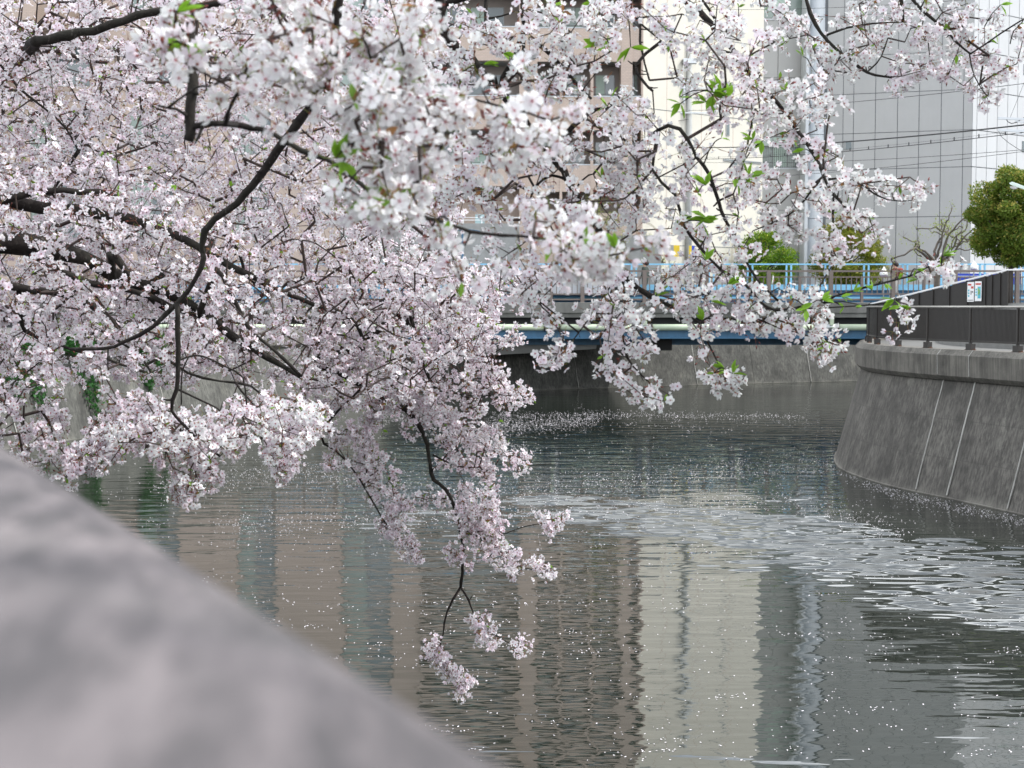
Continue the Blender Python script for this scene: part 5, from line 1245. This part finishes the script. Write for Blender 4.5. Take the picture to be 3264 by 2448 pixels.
for b in [(150, 1480, 25, 3, 6.8), (240, 1450, 50, 10, 6.8), (215, 1500, 35, 6, 6.7), (80, 1470, 30, 5, 6.9), (600, 1570, 40, 7, 6.6), (680, 1520, 30, 4, 6.6), (890, 1490, 40, 6, 6.7), (930, 1380, 60, 10, 6.7), (300, 1400, 60, 12, 6.8), (390, 1350, 60, 10, 6.7),
          (1180, 1480, 75, 26, 9.3), (1110, 1420, 70, 18, 9.2), (1220, 1540, 70, 22, 9.4), (1150, 1380, 60, 14, 9.2), (1280, 1600, 50, 14, 9.4), (1060, 1470, 30, 7, 9.1), (1345, 1605, 35, 6, 9.4), (1250, 1660, 50, 12, 9.4), (1280, 1720, 40, 8, 9.4), (1330, 1765, 35, 8, 9.4), (1300, 1745, 30, 4, 9.4), (1230, 1640, 25, 4, 9.4),
          (1330, 1330, 70, 18, 9.3), (1400, 1350, 80, 24, 9.4), (1480, 1370, 85, 28, 9.3), (1560, 1400, 50, 10, 9.3), (1500, 1450, 90, 32, 9.4), (1440, 1470, 50, 10, 9.4), (1550, 1510, 55, 14, 9.4), (1600, 1430, 28, 4, 9.3), (1640, 1472, 42, 7, 9.3), (1670, 1465, 25, 4, 9.3),
          (1490, 1560, 30, 5, 9.4), (1530, 1610, 70, 26, 9.4), (1500, 1650, 60, 20, 9.4), (1410, 1600, 32, 8, 9.5), (1560, 1650, 55, 14, 9.4), (1490, 1700, 30, 6, 9.4), (1560, 1720, 55, 18, 9.4), (1600, 1775, 50, 14, 9.4), (1640, 1812, 35, 7, 9.4), (1540, 1690, 45, 12, 9.4), (1455, 1760, 40, 10, 9.4), (1700, 1810, 42, 8, 9.4), (1740, 1822, 24, 4, 9.4), (1735, 1670, 38, 7, 9.4), (1775, 1655, 30, 5, 9.4), (1495, 1812, 14, 1, 9.4),
          (1520, 1975, 34, 9, 9.5), (1555, 2010, 36, 10, 9.5), (1570, 2035, 26, 6, 9.5), (1660, 2055, 30, 7, 9.6), (1395, 2062, 34, 9, 9.5), (1385, 2090, 30, 7, 9.5), (1415, 2130, 34, 9, 9.5), (1455, 2155, 36, 9, 9.5), (1490, 2175, 26, 5, 9.5), (1470, 2205, 24, 5, 9.5),
          (1545, 1170, 60, 16, 9.2), (1600, 1205, 22, 4, 9.2), (1650, 1258, 34, 8, 9.2), (1685, 1268, 26, 4, 9.2), (1610, 1285, 26, 4, 9.2), (1575, 1250, 50, 12, 9.2), (1560, 1100, 40, 6, 9.2), (1600, 1090, 30, 5, 9.1), (1510, 1085, 40, 8, 9.2), (1650, 960, 30, 4, 9.0), (1610, 900, 60, 14, 9.1), (1640, 1060, 30, 5, 9.1)]:
    TA.blob(*b)
# crown beyond the frame so the tree is whole: above and to the left
for i in range(260):
    a = TA.r.rand() * 6.28; q = TA.r.rand() ** .5; TA.att.append((-5.8 + q * 3.0 * math.cos(a), 8.8 + q * 2.8 * math.sin(a), 7.2 + TA.r.rand() * 1.6)); TA.attD.append(9)
TA.size = .98; TA.pink = np.array([[.0, .10, .035]]); TA.btint = np.array([[1.05, 1.03, 1.05]]); TA.grow(); TA.bloom(8.0, 300, red=.75, leaf=.34)
lf = [(40, 420, 7.6, 3, .05), (350, 480, 7.6, 3, .05), (560, 590, 7.4, 3, .05), (735, 595, 7.6, 3, .045), (640, 760, 7.5, 3, .04), (1000, 330, 8.0, 3, .045), (700, 1080, 7.4, 2, .04), (1220, 1370, 9.2, 3, .045), (1205, 1350, 9.2, 2, .045), (700, 1075, 7.4, 2, .04), (610, 955, 7.6, 2, .04), (1500, 940, 8.9, 2, .04), (535, 820, 7.8, 2, .04), (1615, 1735, 9.35, 3, .04), (1760, 1812, 9.35, 2, .04), (1590, 1340, 9.2, 3, .04), (1625, 1398, 9.2, 2, .04), (330, 500, 7.6, 3, .04), (710, 1140, 7.2, 2, .04), (1030, 1330, 8.0, 3, .035)]
TA.leaves(lf); rebase(TA.root, TA.base)

# ---------------------------------------------------------------- tree B: the near one whose branches hang into the picture from above
TB = CherryTree('near cherry tree with large white blossoms hanging in from the top edge', [(-3.3, 2.4, BANKZ - .1), (-3.2, 2.5, 5.3), (-2.7, 2.8, 6.4), (-1.9, 3.2, 7.2)], (.26, .14), 23)
TB.limb([(-1.9, 3.2, 7.2), (-1.0, 3.8, 7.45), (.0, 4.5, 7.5), (1.1, 5.0, 7.4), (2.2, 5.4, 7.25), (3.3, 5.8, 7.0)], .11, .035)
TB.limb([(-2.5, 2.9, 6.6), (-1.6, 3.8, 7.0), (-1.1, 5.0, 7.1), tuple(at(1085, -60, 6.0))], .09, .028)
TB.limb([(-2.2, 3.0, 6.9), (-1.4, 2.6, 7.0), (-.8, 2.5, 6.7), tuple(at(602, -160, 2.6))], .05, .014)
TB.limb([(-1.0, 3.8, 7.45), (-.3, 2.6, 7.2), (.5, 1.8, 7.2), (1.5, 1.5, 7.4), (1.8, .5, 7.5)], .06, .02)  # out-of-view limb, extended to carry the blossom that shades the parapet
TB.limb([(1.0, 1.7, 7.25), (1.7, 2.2, 7.4), (2.2, 2.8, 7.5)], .03, .012)
TB.trace([(602, -160), (604, 0), (608, 150), (616, 280), (606, 390), (598, 455)], 2.6, 2.6, 15, 17)
TB.trace([(608, 408), (650, 397), (720, 395), (800, 405), (880, 432), (960, 478), (1040, 512), (1120, 560), (1210, 640), (1290, 680), (1400, 705), (1500, 738), (1600, 750), (1700, 757), (1790, 768), (1860, 780)], 2.6, 2.5, 11, 4)
TB.trace([(600, 372), (560, 350), (505, 338)], 2.6, 2.5, 6, 4)
TB.trace([(720, 395), (725, 365), (740, 330), (780, 260), (860, 200), (980, 190), (1090, 215), (1180, 245), (1300, 275), (1450, 302), (1560, 330), (1680, 360), (1760, 390)], 2.5, 2.2, 7, 3)
TB.trace([(625, 280), (660, 275), (700, 262), (800, 180), (900, 90)], 2.5, 2.2, 5, 2.5)
TB.trace([(1085, -60), (1078, 30), (1060, 200), (1012, 300), (950, 390), (900, 460), (870, 500), (810, 590), (760, 650), (690, 700), (652, 735), (645, 790), (640, 850), (600, 925), (560, 970), (490, 1040), (400, 1090), (330, 1112), (225, 1112)], 6.0, 6.4, 18, 5)
TB.trace([(1040, 270), (1075, 300), (1080, 320)], 6.0, 6.0, 12, 8)
TB.trace([(564, 965), (566, 1050), (568, 1160), (560, 1240), (548, 1310), (572, 1340), (620, 1390)], 6.3, 6.4, 9, 4)
TB.trace([(570, 1148), (620, 1132), (660, 1140), (720, 1170), (775, 1205), (785, 1290)], 6.4, 6.5, 4, 2.4)
TB.trace([(600, 1140), (580, 1190), (578, 1290)], 6.4, 6.4, 3, 2)
TB.trace([(565, 1240), (690, 1300), (700, 1310)], 6.4, 6.4, 3, 2)
TB.trace([(345, 1110), (345, 1180)], 6.4, 6.4, 3, 2)
TB.trace([(1370, -60), (1400, 60), (1440, 130), (1500, 190), (1560, 250), (1620, 320), (1700, 440), (1770, 510), (1810, 570), (1850, 640), (1890, 700), (1940, 790), (1990, 880), (2080, 950), (2160, 988)], 5.2, 5.0, 20, 8)
TB.trace([(1765, 468), (1830, 400), (1900, 350), (1975, 342), (1968, 305)], 5.2, 5.1, 10, 4)
TB.trace([(1880, 388), (1930, 418), (1985, 440), (2020, 475)], 5.1, 5.0, 6, 3)
TB.trace([(1640, -40), (1665, 50), (1670, 110), (1665, 200), (1662, 260)], 5.1, 5.0, 10, 4)
TB.trace([(1665, 110), (1640, 180), (1600, 250), (1595, 290)], 5.1, 5.1, 8, 5)
TB.trace([(1690, 120), (1760, 180), (1830, 260), (1885, 315)], 5.1, 5.0, 8, 4)
TB.trace([(1546, -60), (1548, 60), (1548, 90), (1565, 160)], 5.3, 5.2, 9, 3)
TB.trace([(1548, 60), (1600, 50), (1640, 35)], 5.3, 5.2, 4, 2)
TB.trace([(1675, 525), (1700, 590), (1730, 660), (1760, 730), (1790, 760)], 5.3, 5.2, 5, 2)
TB.trace([(1810, 575), (1760, 560), (1710, 590), (1690, 640), (1685, 700)], 5.1, 5.1, 5, 3)
TB.trace([(1860, 570), (1890, 555), (1905, 600), (1920, 660)], 5.0, 4.9, 3.5, 2)
TB.trace([(1985, -60), (2010, 20), (2040, 60), (2040, 130), (2055, 200), (2070, 255)], 5.2, 5.0, 6, 3)
TB.trace([(2040, 75), (2110, 130), (2145, 165)], 5.2, 5.2, 4, 2)
TB.trace([(2025, 208), (2050, 260), (2080, 290)], 5.2, 5.1, 6, 4)
TB.trace([(2130, -60), (2180, 0), (2230, 40), (2270, 80), (2300, 120), (2345, 170), (2380, 220), (2430, 280), (2480, 330), (2515, 380), (2555, 435), (2600, 500), (2625, 560), (2650, 610), (2690, 655), (2702, 680)], 5.2, 4.9, 11, 4)
TB.trace([(2200, -50), (2260, 30), (2300, 90), (2310, 120)], 5.2, 5.1, 6, 3)
TB.trace([(2625, 557), (2590, 605), (2540, 665), (2490, 698), (2440, 720), (2400, 735)], 4.9, 4.9, 4.5, 2)
TB.trace([(2640, 572), (2700, 570), (2760, 598), (2800, 625), (2850, 640), (2905, 640)], 4.9, 4.9, 4, 1.6)
TB.trace([(2655, 612), (2655, 680), (2658, 750)], 4.9, 4.9, 5, 3)
TB.trace([(2130, 400), (2190, 440), (2220, 500), (2262, 560), (2290, 640), (2310, 700), (2340, 750), (2362, 800), (2395, 860), (2430, 910), (2480, 960)], 4.8, 4.8, 6.5, 4)
TB.trace([(2080, 540), (2150, 620), (2180, 720), (2230, 790), (2300, 860), (2380, 910), (2420, 960), (2470, 990), (2560, 975), (2680, 938), (2800, 905), (2900, 880), (2960, 850), (3000, 828)], 4.8, 4.7, 5.5, 2.4)
TB.trace([(2440, 985), (2600, 983), (2760, 972), (2860, 962)], 4.8, 4.7, 3, 1.6)
TB.trace([(2155, 985), (2230, 1030), (2255, 1090), (2285, 1150), (2300, 1185)], 5.0, 4.9, 4, 2.4)
TB.trace([(2400, 1010), (2470, 1040), (2540, 1060), (2600, 1080), (2670, 1100)], 4.8, 4.8, 3, 1.8)
TB.trace([(1985, 880), (1990, 960), (1985, 1060), (2000, 1140), (2040, 1190), (2080, 1230)], 5.0, 4.9, 5, 2)
TB.trace([(1900, 1000), (1860, 1040), (1830, 1080), (1790, 1120), (1760, 1130)], 4.9, 4.9, 2.4, 1.6)
TB.trace([(1680, 930), (1720, 970), (1750, 1000), (1780, 1030)], 5.0, 4.9, 3, 1.6)
TB.trace([(2540, -70), (2570, 0), (2600, 80), (2640, 130), (2690, 180), (2740, 215), (2790, 240), (2842, 246)], 5.6, 5.5, 8.5, 3.5)
TB.trace([(2635, 112), (2700, 90), (2780, 75), (2850, 73), (2905, 70)], 5.6, 5.6, 4, 1.6)
TB.trace([(2680, 182), (2650, 220), (2600, 258)], 5.6, 5.6, 4, 2)
TB.trace([(2780, 215), (2810, 180), (2830, 120)], 5.6, 5.6, 3, 2)
TB.trace([(2870, -70), (2910, 0), (2960, 50), (3005, 85), (3050, 135), (3092, 172)], 5.6, 5.5, 6.5, 3)
TB.trace([(3000, 78), (3040, 68), (3090, 55)], 5.6, 5.6, 2.6, 1.4)
TB.trace([(3090, 170), (3105, 240), (3140, 300)], 5.5, 5.5, 2.6, 1.6)
TB.trace([(3264, 60), (3230, 100), (3220, 140)], 5.2, 5.2, 3, 1.6)
# near sprays, flowers seen large
for b in [(900, 60, 130, 8, 2.2), (760, 180, 110, 7, 2.25), (880, 230, 120, 9, 2.2), (1010, 130, 120, 8, 2.2), (1130, 90, 120, 7, 2.2), (1180, 210, 110, 7, 2.2), (740, 290, 60, 3, 2.3), (960, 330, 90, 4, 2.3), (1100, 330, 100, 6, 2.2), (1230, 360, 100, 6, 2.2),
          (1330, 130, 110, 5, 2.25), (1380, 40, 70, 3, 2.3), (1300, 260, 90, 4, 2.2), (1350, 430, 80, 5, 2.2), (1200, 470, 110, 5, 2.2), (1120, 450, 90, 3, 2.3), (1290, 540, 100, 5, 2.2), (1180, 590, 110, 6, 2.2), (1130, 660, 70, 3, 2.2), (1290, 650, 90, 5, 2.3), (1390, 560, 80, 4, 2.3), (1370, 700, 60, 3, 2.3),
          (1400, 820, 50, 2, 2.4), (1440, 780, 60, 2, 2.4), (1470, 880, 25, 1, 2.4), (1500, 330, 70, 3, 2.3), (1610, 380, 80, 5, 2.3), (1720, 400, 90, 6, 2.3), (1700, 300, 60, 2, 2.3), (1790, 350, 50, 2, 2.3), (1450, 400, 70, 3, 2.3), (1560, 470, 50, 2, 2.3), (1640, 460, 50, 2, 2.3),
          (1720, 730, 50, 3, 2.5), (1770, 790, 80, 5, 2.5), (1860, 760, 70, 5, 2.5), (1960, 800, 70, 5, 2.5), (2040, 760, 50, 2, 2.5), (1690, 800, 40, 2, 2.5), (1900, 850, 50, 2, 2.5), (1830, 860, 40, 1, 2.5), (540, 60, 35, 2, 2.3), (550, 170, 45, 3, 2.2), (600, 210, 40, 2, 2.2), (520, 190, 30, 1, 2.2), (640, 40, 40, 2, 2.3), (1090, 590, 60, 2, 2.2)]:
    TB.blob(b[0], b[1], b[2], max(1, round(b[3] * .72)), b[4], dD=.1)
mid = [(2230, 60, 110, 14), (2330, 130, 110, 16), (2430, 140, 60, 6), (2250, 230, 100, 10), (2370, 250, 100, 14), (2450, 240, 60, 5), (2170, 130, 60, 4), (2190, 240, 70, 6), (2110, 50, 60, 4), (2330, 20, 80, 8), (2440, 310, 90, 11), (2370, 350, 80, 9), (2520, 300, 60, 6), (2590, 290, 50, 5), (2640, 310, 40, 3), (2560, 380, 55, 5), (2480, 400, 60, 5), (2290, 330, 70, 7), (2630, 400, 40, 3), (2545, 440, 40, 3), (2600, 480, 50, 6), (2650, 500, 42, 4), (2560, 500, 30, 2),
       (2700, 565, 45, 5), (2750, 560, 40, 4), (2810, 620, 45, 6), (2845, 590, 35, 3), (2765, 600, 35, 3), (2905, 635, 30, 3), (2940, 605, 20, 2), (2640, 650, 45, 6), (2700, 685, 55, 9), (2760, 720, 45, 7), (2795, 735, 28, 3), (2650, 770, 55, 11), (2670, 810, 30, 4), (2580, 620, 55, 7), (2520, 600, 45, 4), (2450, 590, 45, 5), (2400, 560, 55, 5), (2420, 640, 60, 6), (2480, 690, 60, 7), (2540, 740, 40, 4), (2350, 610, 60, 5), (2290, 560, 60, 4), (2320, 690, 55, 5), (2240, 640, 50, 3), (2230, 740, 55, 5), (2300, 770, 60, 6), (2380, 780, 50, 5), (2200, 470, 50, 3), (2180, 560, 50, 4), (2130, 640, 50, 4), (2140, 720, 50, 4), (2260, 460, 45, 3), (2350, 500, 40, 3), (2400, 440, 35, 3),
       (2200, 860, 70, 10), (2280, 870, 70, 11), (2350, 920, 60, 9), (2220, 960, 70, 11), (2320, 985, 75, 12), (2410, 950, 60, 8), (2500, 940, 45, 6), (2400, 1030, 60, 8), (2490, 1020, 50, 7), (2550, 1040, 45, 6), (2590, 1085, 38, 6), (2640, 1110, 34, 5), (2620, 1135, 26, 4), (2675, 1090, 24, 3), (2590, 1000, 36, 4), (2625, 980, 22, 2), (2614, 912, 14, 1), (2120, 880, 55, 6), (2140, 960, 60, 8),
       (2230, 1080, 45, 6), (2250, 1125, 26, 3), (2270, 1200, 30, 4), (2320, 1215, 26, 4), (2345, 1195, 20, 2), (3000, 850, 28, 4), (3025, 835, 18, 2), (2965, 830, 18, 2), (2960, 870, 18, 1), (2865, 1000, 30, 4), (2898, 975, 16, 2), (2890, 1000, 16, 1),
       (1900, 960, 60, 8), (1960, 900, 70, 9), (1990, 990, 75, 15), (1955, 1060, 65, 12), (2045, 1020, 50, 6), (2020, 1100, 55, 9), (1950, 1140, 40, 5), (2000, 1180, 36, 5), (1960, 1200, 28, 3), (2035, 1240, 34, 5), (2100, 1270, 30, 5), (2075, 1215, 22, 2), (2130, 1250, 20, 2), (1740, 1000, 32, 5), (1785, 1060, 22, 3), (1770, 1025, 22, 3), (1725, 1140, 36, 7), (1785, 1140, 34, 6), (1700, 960, 26, 3),
       (1560, 120, 80, 8), (1450, 200, 70, 6), (1500, 60, 55, 4), (1620, 150, 60, 5), (1720, 60, 80, 9), (1800, 80, 80, 10), (1880, 50, 75, 9), (1940, 90, 60, 6), (1790, 170, 70, 7), (1700, 230, 70, 7), (1860, 210, 55, 5), (1940, 190, 45, 3), (2010, 40, 55, 5), (2080, 50, 50, 4), (1590, 290, 50, 4), (1760, 300, 60, 5), (1850, 310, 50, 4), (1980, 370, 70, 11), (2060, 370, 60, 8), (1920, 400, 50, 5), (1830, 470, 50, 5), (2020, 460, 70, 11), (2070, 540, 70, 11), (1980, 540, 60, 8), (1930, 500, 45, 4), (2110, 450, 50, 5), (1560, 480, 60, 7), (1480, 450, 60, 6), (1490, 530, 45, 4), (1650, 500, 40, 4), (1720, 515, 35, 3), (1745, 570, 40, 4), (1830, 620, 40, 4), (1790, 670, 45, 5), (1710, 640, 40, 4), (1560, 640, 40, 5), (1520, 620, 35, 4), (1600, 680, 35, 3), (1960, 620, 60, 7), (2040, 640, 60, 7), (2010, 710, 60, 6), (1700, 720, 55, 8), (1650, 790, 45, 6), (1620, 840, 45, 6), (1700, 860, 55, 8), (1670, 920, 50, 7), (1600, 900, 40, 5), (1560, 790, 24, 3), (1780, 870, 40, 4),
       (1480, 240, 60, 6), (1400, 330, 60, 4), (1620, 420, 50, 4), (1440, 560, 50, 5), (1400, 640, 50, 5), (1650, 590, 30, 2)]
for x, y, q, n, in mid: TB.blob(x, y, q * .9, max(1, round(n * (.95 if x < 2050 and y < 720 else .66))), 4.9, .28)
for x, y, q, n in [(2500, 40, 55, 6), (2560, 80, 50, 6), (2590, 140, 50, 7), (2610, 190, 36, 3), (2520, 130, 36, 3), (2720, 50, 75, 10), (2800, 70, 75, 9), (2780, 150, 50, 6), (2700, 185, 55, 7), (2640, 240, 45, 6), (2600, 225, 36, 4), (2720, 235, 36, 4), (2870, 30, 50, 6), (2900, 90, 65, 8), (2950, 150, 65, 9), (2880, 215, 55, 8), (2960, 220, 55, 7), (3030, 60, 65, 8), (3080, 40, 45, 5), (3060, 150, 65, 10), (3120, 190, 60, 10), (3150, 240, 50, 8), (3100, 270, 40, 5), (3150, 310, 28, 4), (3200, 230, 40, 5), (3235, 200, 26, 3), (3140, 90, 40, 4), (3170, 40, 30, 2), (2980, 20, 60, 7), (3258, 85, 24, 3), (3262, 130, 24, 3), (2750, 0, 50, 5), (2430, 10, 50, 5), (2850, 250, 36, 3), (3040, 230, 40, 5)]: TB.blob(x, y, q * .9, max(1, round(n * .7)), 5.6, .22)
# crown overhead, out of the picture
for i in range(420):
    t = TB.r.rand(); a = TB.r.rand() * 6.28; q = 1.5 * TB.r.rand() ** .5; TB.att.append((-2 + 4.6 * t + q * math.cos(a), 2.8 + 1.4 * t + q * math.sin(a), 7.5 + TB.r.rand() * 1.3)); TB.attD.append(5)
for i in range(420): TB.att.append((1.75 + TB.r.normal() * .5, .9 + TB.r.normal() * .9, 7.4 + TB.r.rand() * .8))  # denser unseen blossom, added here to throw shade on the parapet
TB.size = .92; TB.grow(.12); TB.bloom(6.6, 300, red=.2, spread=.018, leaf=.26)
TB.leaves([(565, 40, 2.2, 4, .05), (585, 140, 2.2, 4, .05), (600, 155, 2.2, 3, .045), (1070, 505, 2.2, 5, .055), (1095, 515, 2.2, 3, .05), (1250, 510, 2.2, 3, .04), (1900, 145, 4.8, 4, .065), (1965, 155, 4.8, 4, .075), (2010, 150, 4.8, 4, .075), (1605, 170, 4.9, 4, .06), (1540, 205, 4.8, 3, .06), (1885, 10, 4.9, 4, .06), (1760, 15, 4.9, 3, .06),
           (2270, 305, 4.7, 6, .08), (2300, 300, 4.7, 5, .08), (2320, 310, 4.7, 4, .07), (2250, 325, 4.7, 3, .06), (2170, 330, 4.7, 4, .06), (2165, 310, 4.7, 2, .05), (2400, 445, 4.7, 3, .06), (2430, 450, 4.7, 3, .06), (2300, 440, 4.7, 2, .05), (2350, 570, 4.7, 5, .08), (2385, 565, 4.7, 4, .08), (2250, 590, 4.7, 4, .07), (2235, 705, 4.7, 5, .08), (2255, 695, 4.7, 4, .08), (2205, 690, 4.7, 2, .06), (2090, 945, 4.8, 3, .08), (1870, 885, 2.6, 2, .03), (1760, 780, 2.4, 2, .04), (1845, 770, 2.4, 3, .04), (1960, 790, 2.4, 3, .04),
           (2310, 1175, 4.7, 3, .06), (2335, 1190, 4.7, 3, .055), (2565, 475, 4.7, 2, .05), (3005, 815, 4.6, 5, .06), (2920, 858, 4.6, 4, .04), (2925, 890, 4.6, 3, .05), (2865, 890, 4.6, 3, .04), (2820, 905, 4.6, 3, .04), (2780, 925, 4.6, 3, .045), (2720, 930, 4.6, 3, .045), (2680, 945, 4.6, 3, .045), (2620, 955, 4.6, 4, .05), (2590, 965, 4.6, 3, .05), (2570, 985, 4.6, 3, .05), (2690, 978, 4.6, 2, .04), (2750, 975, 4.6, 2, .04), (2850, 955, 4.6, 5, .06), (2870, 975, 4.6, 3, .05),
           (2265, 960, 4.7, 3, .06), (2240, 1020, 4.7, 3, .06), (2250, 830, 4.7, 3, .06), (2320, 905, 4.7, 3, .06), (2640, 1090, 4.7, 3, .05), (1935, 340, 4.9, 3, .06), (1950, 310, 4.9, 2, .05), (3180, 140, 5.4, 2, .05), (3190, 15, 5.4, 3, .05), (2560, 180, 5.4, 2, .05), (3050, 175, 5.4, 3, .04), (1920, 570, 4.9, 3, .05), (1330, 100, 2.2, 2, .03), (1430, 700, 2.3, 2, .03), (1300, 600, 2.2, 2, .035), (1200, 620, 2.2, 2, .03), (1240, 225, 2.2, 2, .03), (1150, 120, 2.2, 2, .03)])
rebase(TB.root, TB.base)
print('TRIS', sum(len(o.data.polygons) for o in COL.objects if o.type == 'MESH' and o.get('kind') == 'stuff'), len(_wf) * 2)
print('flowers', TA.count, TB.count, 'tips', len(TA.att), len(TB.att))

# ---------------------------------------------------------------- petals drifting on the river
M['fpet'] = petal_mat('floating_petal', .2)
def petals():
    r = np.random.RandomState(5); P = []
    def put(n, fx, fy, size=1.0):
        P.append(np.stack([fx(n), fy(n)], 1))
    # overall sprinkle, even over the picture (so denser with distance), thinning near
    n = 5600; c = r.randint(0, 900, n); cy = (r.rand(900) ** 2.0)[c]; cx = r.rand(900)[c]; lo_ = (c % 3 == 0); py = 1330 + 1118 * np.where(lo_, r.rand(n) ** 2.1, cy) + r.normal(size=n) * np.where(lo_, 0, 5); px = -100 + 3500 * np.where(lo_, r.rand(n), cx) + r.normal(size=n) * 45; py = np.clip(py, 1320, 2460); D = CAMZ * F / (py - 975); P.append(np.stack([(px - 1632) / F * D, D], 1))
    # wind-rows
    def row(n, pts, wd):
        pts = np.array(pts, float); t = r.rand(n) * (len(pts) - 1); i = t.astype(int); f = (t - i)[:, None]; q = pts[i] * (1 - f) + pts[np.minimum(i + 1, len(pts) - 1)] * f; q[:, 1] += r.normal(size=n) * wd * (.4 + r.rand(n)); q[:, 0] += r.normal(size=n) * 20
        D = CAMZ * F / (q[:, 1] - 975); return np.stack([(q[:, 0] - 1632) / F * D, D], 1)
    P.append(row(1000, [(1560, 1325), (1900, 1322), (2300, 1325), (2700, 1328)], 7))
    P.append(row(1500, [(1560, 1355), (1640, 1360), (1780, 1350), (1900, 1335)], 17))
    P.append(row(1200, [(1200, 1290), (1300, 1345), (1500, 1400), (1700, 1440)], 14))
    P.append(row(3000, [(500, 1560), (900, 1500), (1300, 1560), (1800, 1560), (2300, 1500), (2700, 1480)], 26))
    P.append(row(2200, [(700, 1680), (1200, 1660), (1600, 1640), (2000, 1620), (2500, 1600), (2900, 1700)], 30))
    P.append(row(900, [(2690, 1500), (2850, 1570), (3060, 1620), (3300, 1670)], 12))
    P = np.concatenate(P); keep = np.ones(len(P), bool)
    rb = np.array(RBs); lb = np.array(LBs)
    xr = np.interp(P[:, 1], rb[:60 + 120, 1], rb[:60 + 120, 0]); keep &= P[:, 0] < xr - .15
    seg = lb[:int(np.argmax(lb[:, 1] > 80))]; xl = np.interp(P[:, 1], seg[:, 1], seg[:, 0]); keep &= P[:, 0] > xl + .2
    P = P[keep]; n = len(P); P3 = np.concatenate([P, (np.where((P[:, 0] > -12) & (P[:, 0] < 16) & (P[:, 1] > 15.5) & (P[:, 1] < 44), water_h(P[:, 0], P[:, 1]), 0) + .006)[:, None]], 1)
    tv = np.array([(-.5, -.25, 0), (.45, -.3, .12), (.6, .1, .26), (.1, .42, .08), (-.5, .25, .14)]); tt = np.array([(0, 1, 2), (0, 2, 3), (0, 3, 4)])
    a = r.rand(n) * 6.28; Rm = np.zeros((n, 3, 3)); Rm[:, 0, 0] = np.cos(a); Rm[:, 0, 1] = -np.sin(a); Rm[:, 1, 0] = np.sin(a); Rm[:, 1, 1] = np.cos(a); Rm[:, 2, 2] = 1
    size = .0155 * (.7 + .6 * r.rand(n)) * (1 + (P[:, 1] / 45)); V, T = scatter(tv, tt, Rm, P3, size)
    col = np.ones((n, 3)) * np.array((.86, .82, .86)) * (.85 + .15 * r.rand(n, 1))
    o = bpy.data.objects.new('floating_petals', np_mesh('floating_petals', V, T, [M['fpet']], col=np.repeat(col, 5, 0))); COL.objects.link(o)
    tag(o, 'white cherry petals strewn and drifting in rows on the dark river', 'petals', kind='stuff')
petals()

# ---------------------------------------------------------------- bring the layout to size about the camera
KEEP = ('cherry_tree', 'parapet', 'road_bridge', 'footbridge', 'person', 'paper_lantern', 'parked_car', 'blue_hoarding', 'road_embankment', 'camera', 'sun')
_c = Vector((0, 0, CAMZ))
for o in list(COL.objects):
    if o.parent or o.name.split('.')[0] in KEEP: continue
    o.location = _c + (Vector(o.location) - _c) * KW; o.scale = tuple(v * KW for v in o.scale)
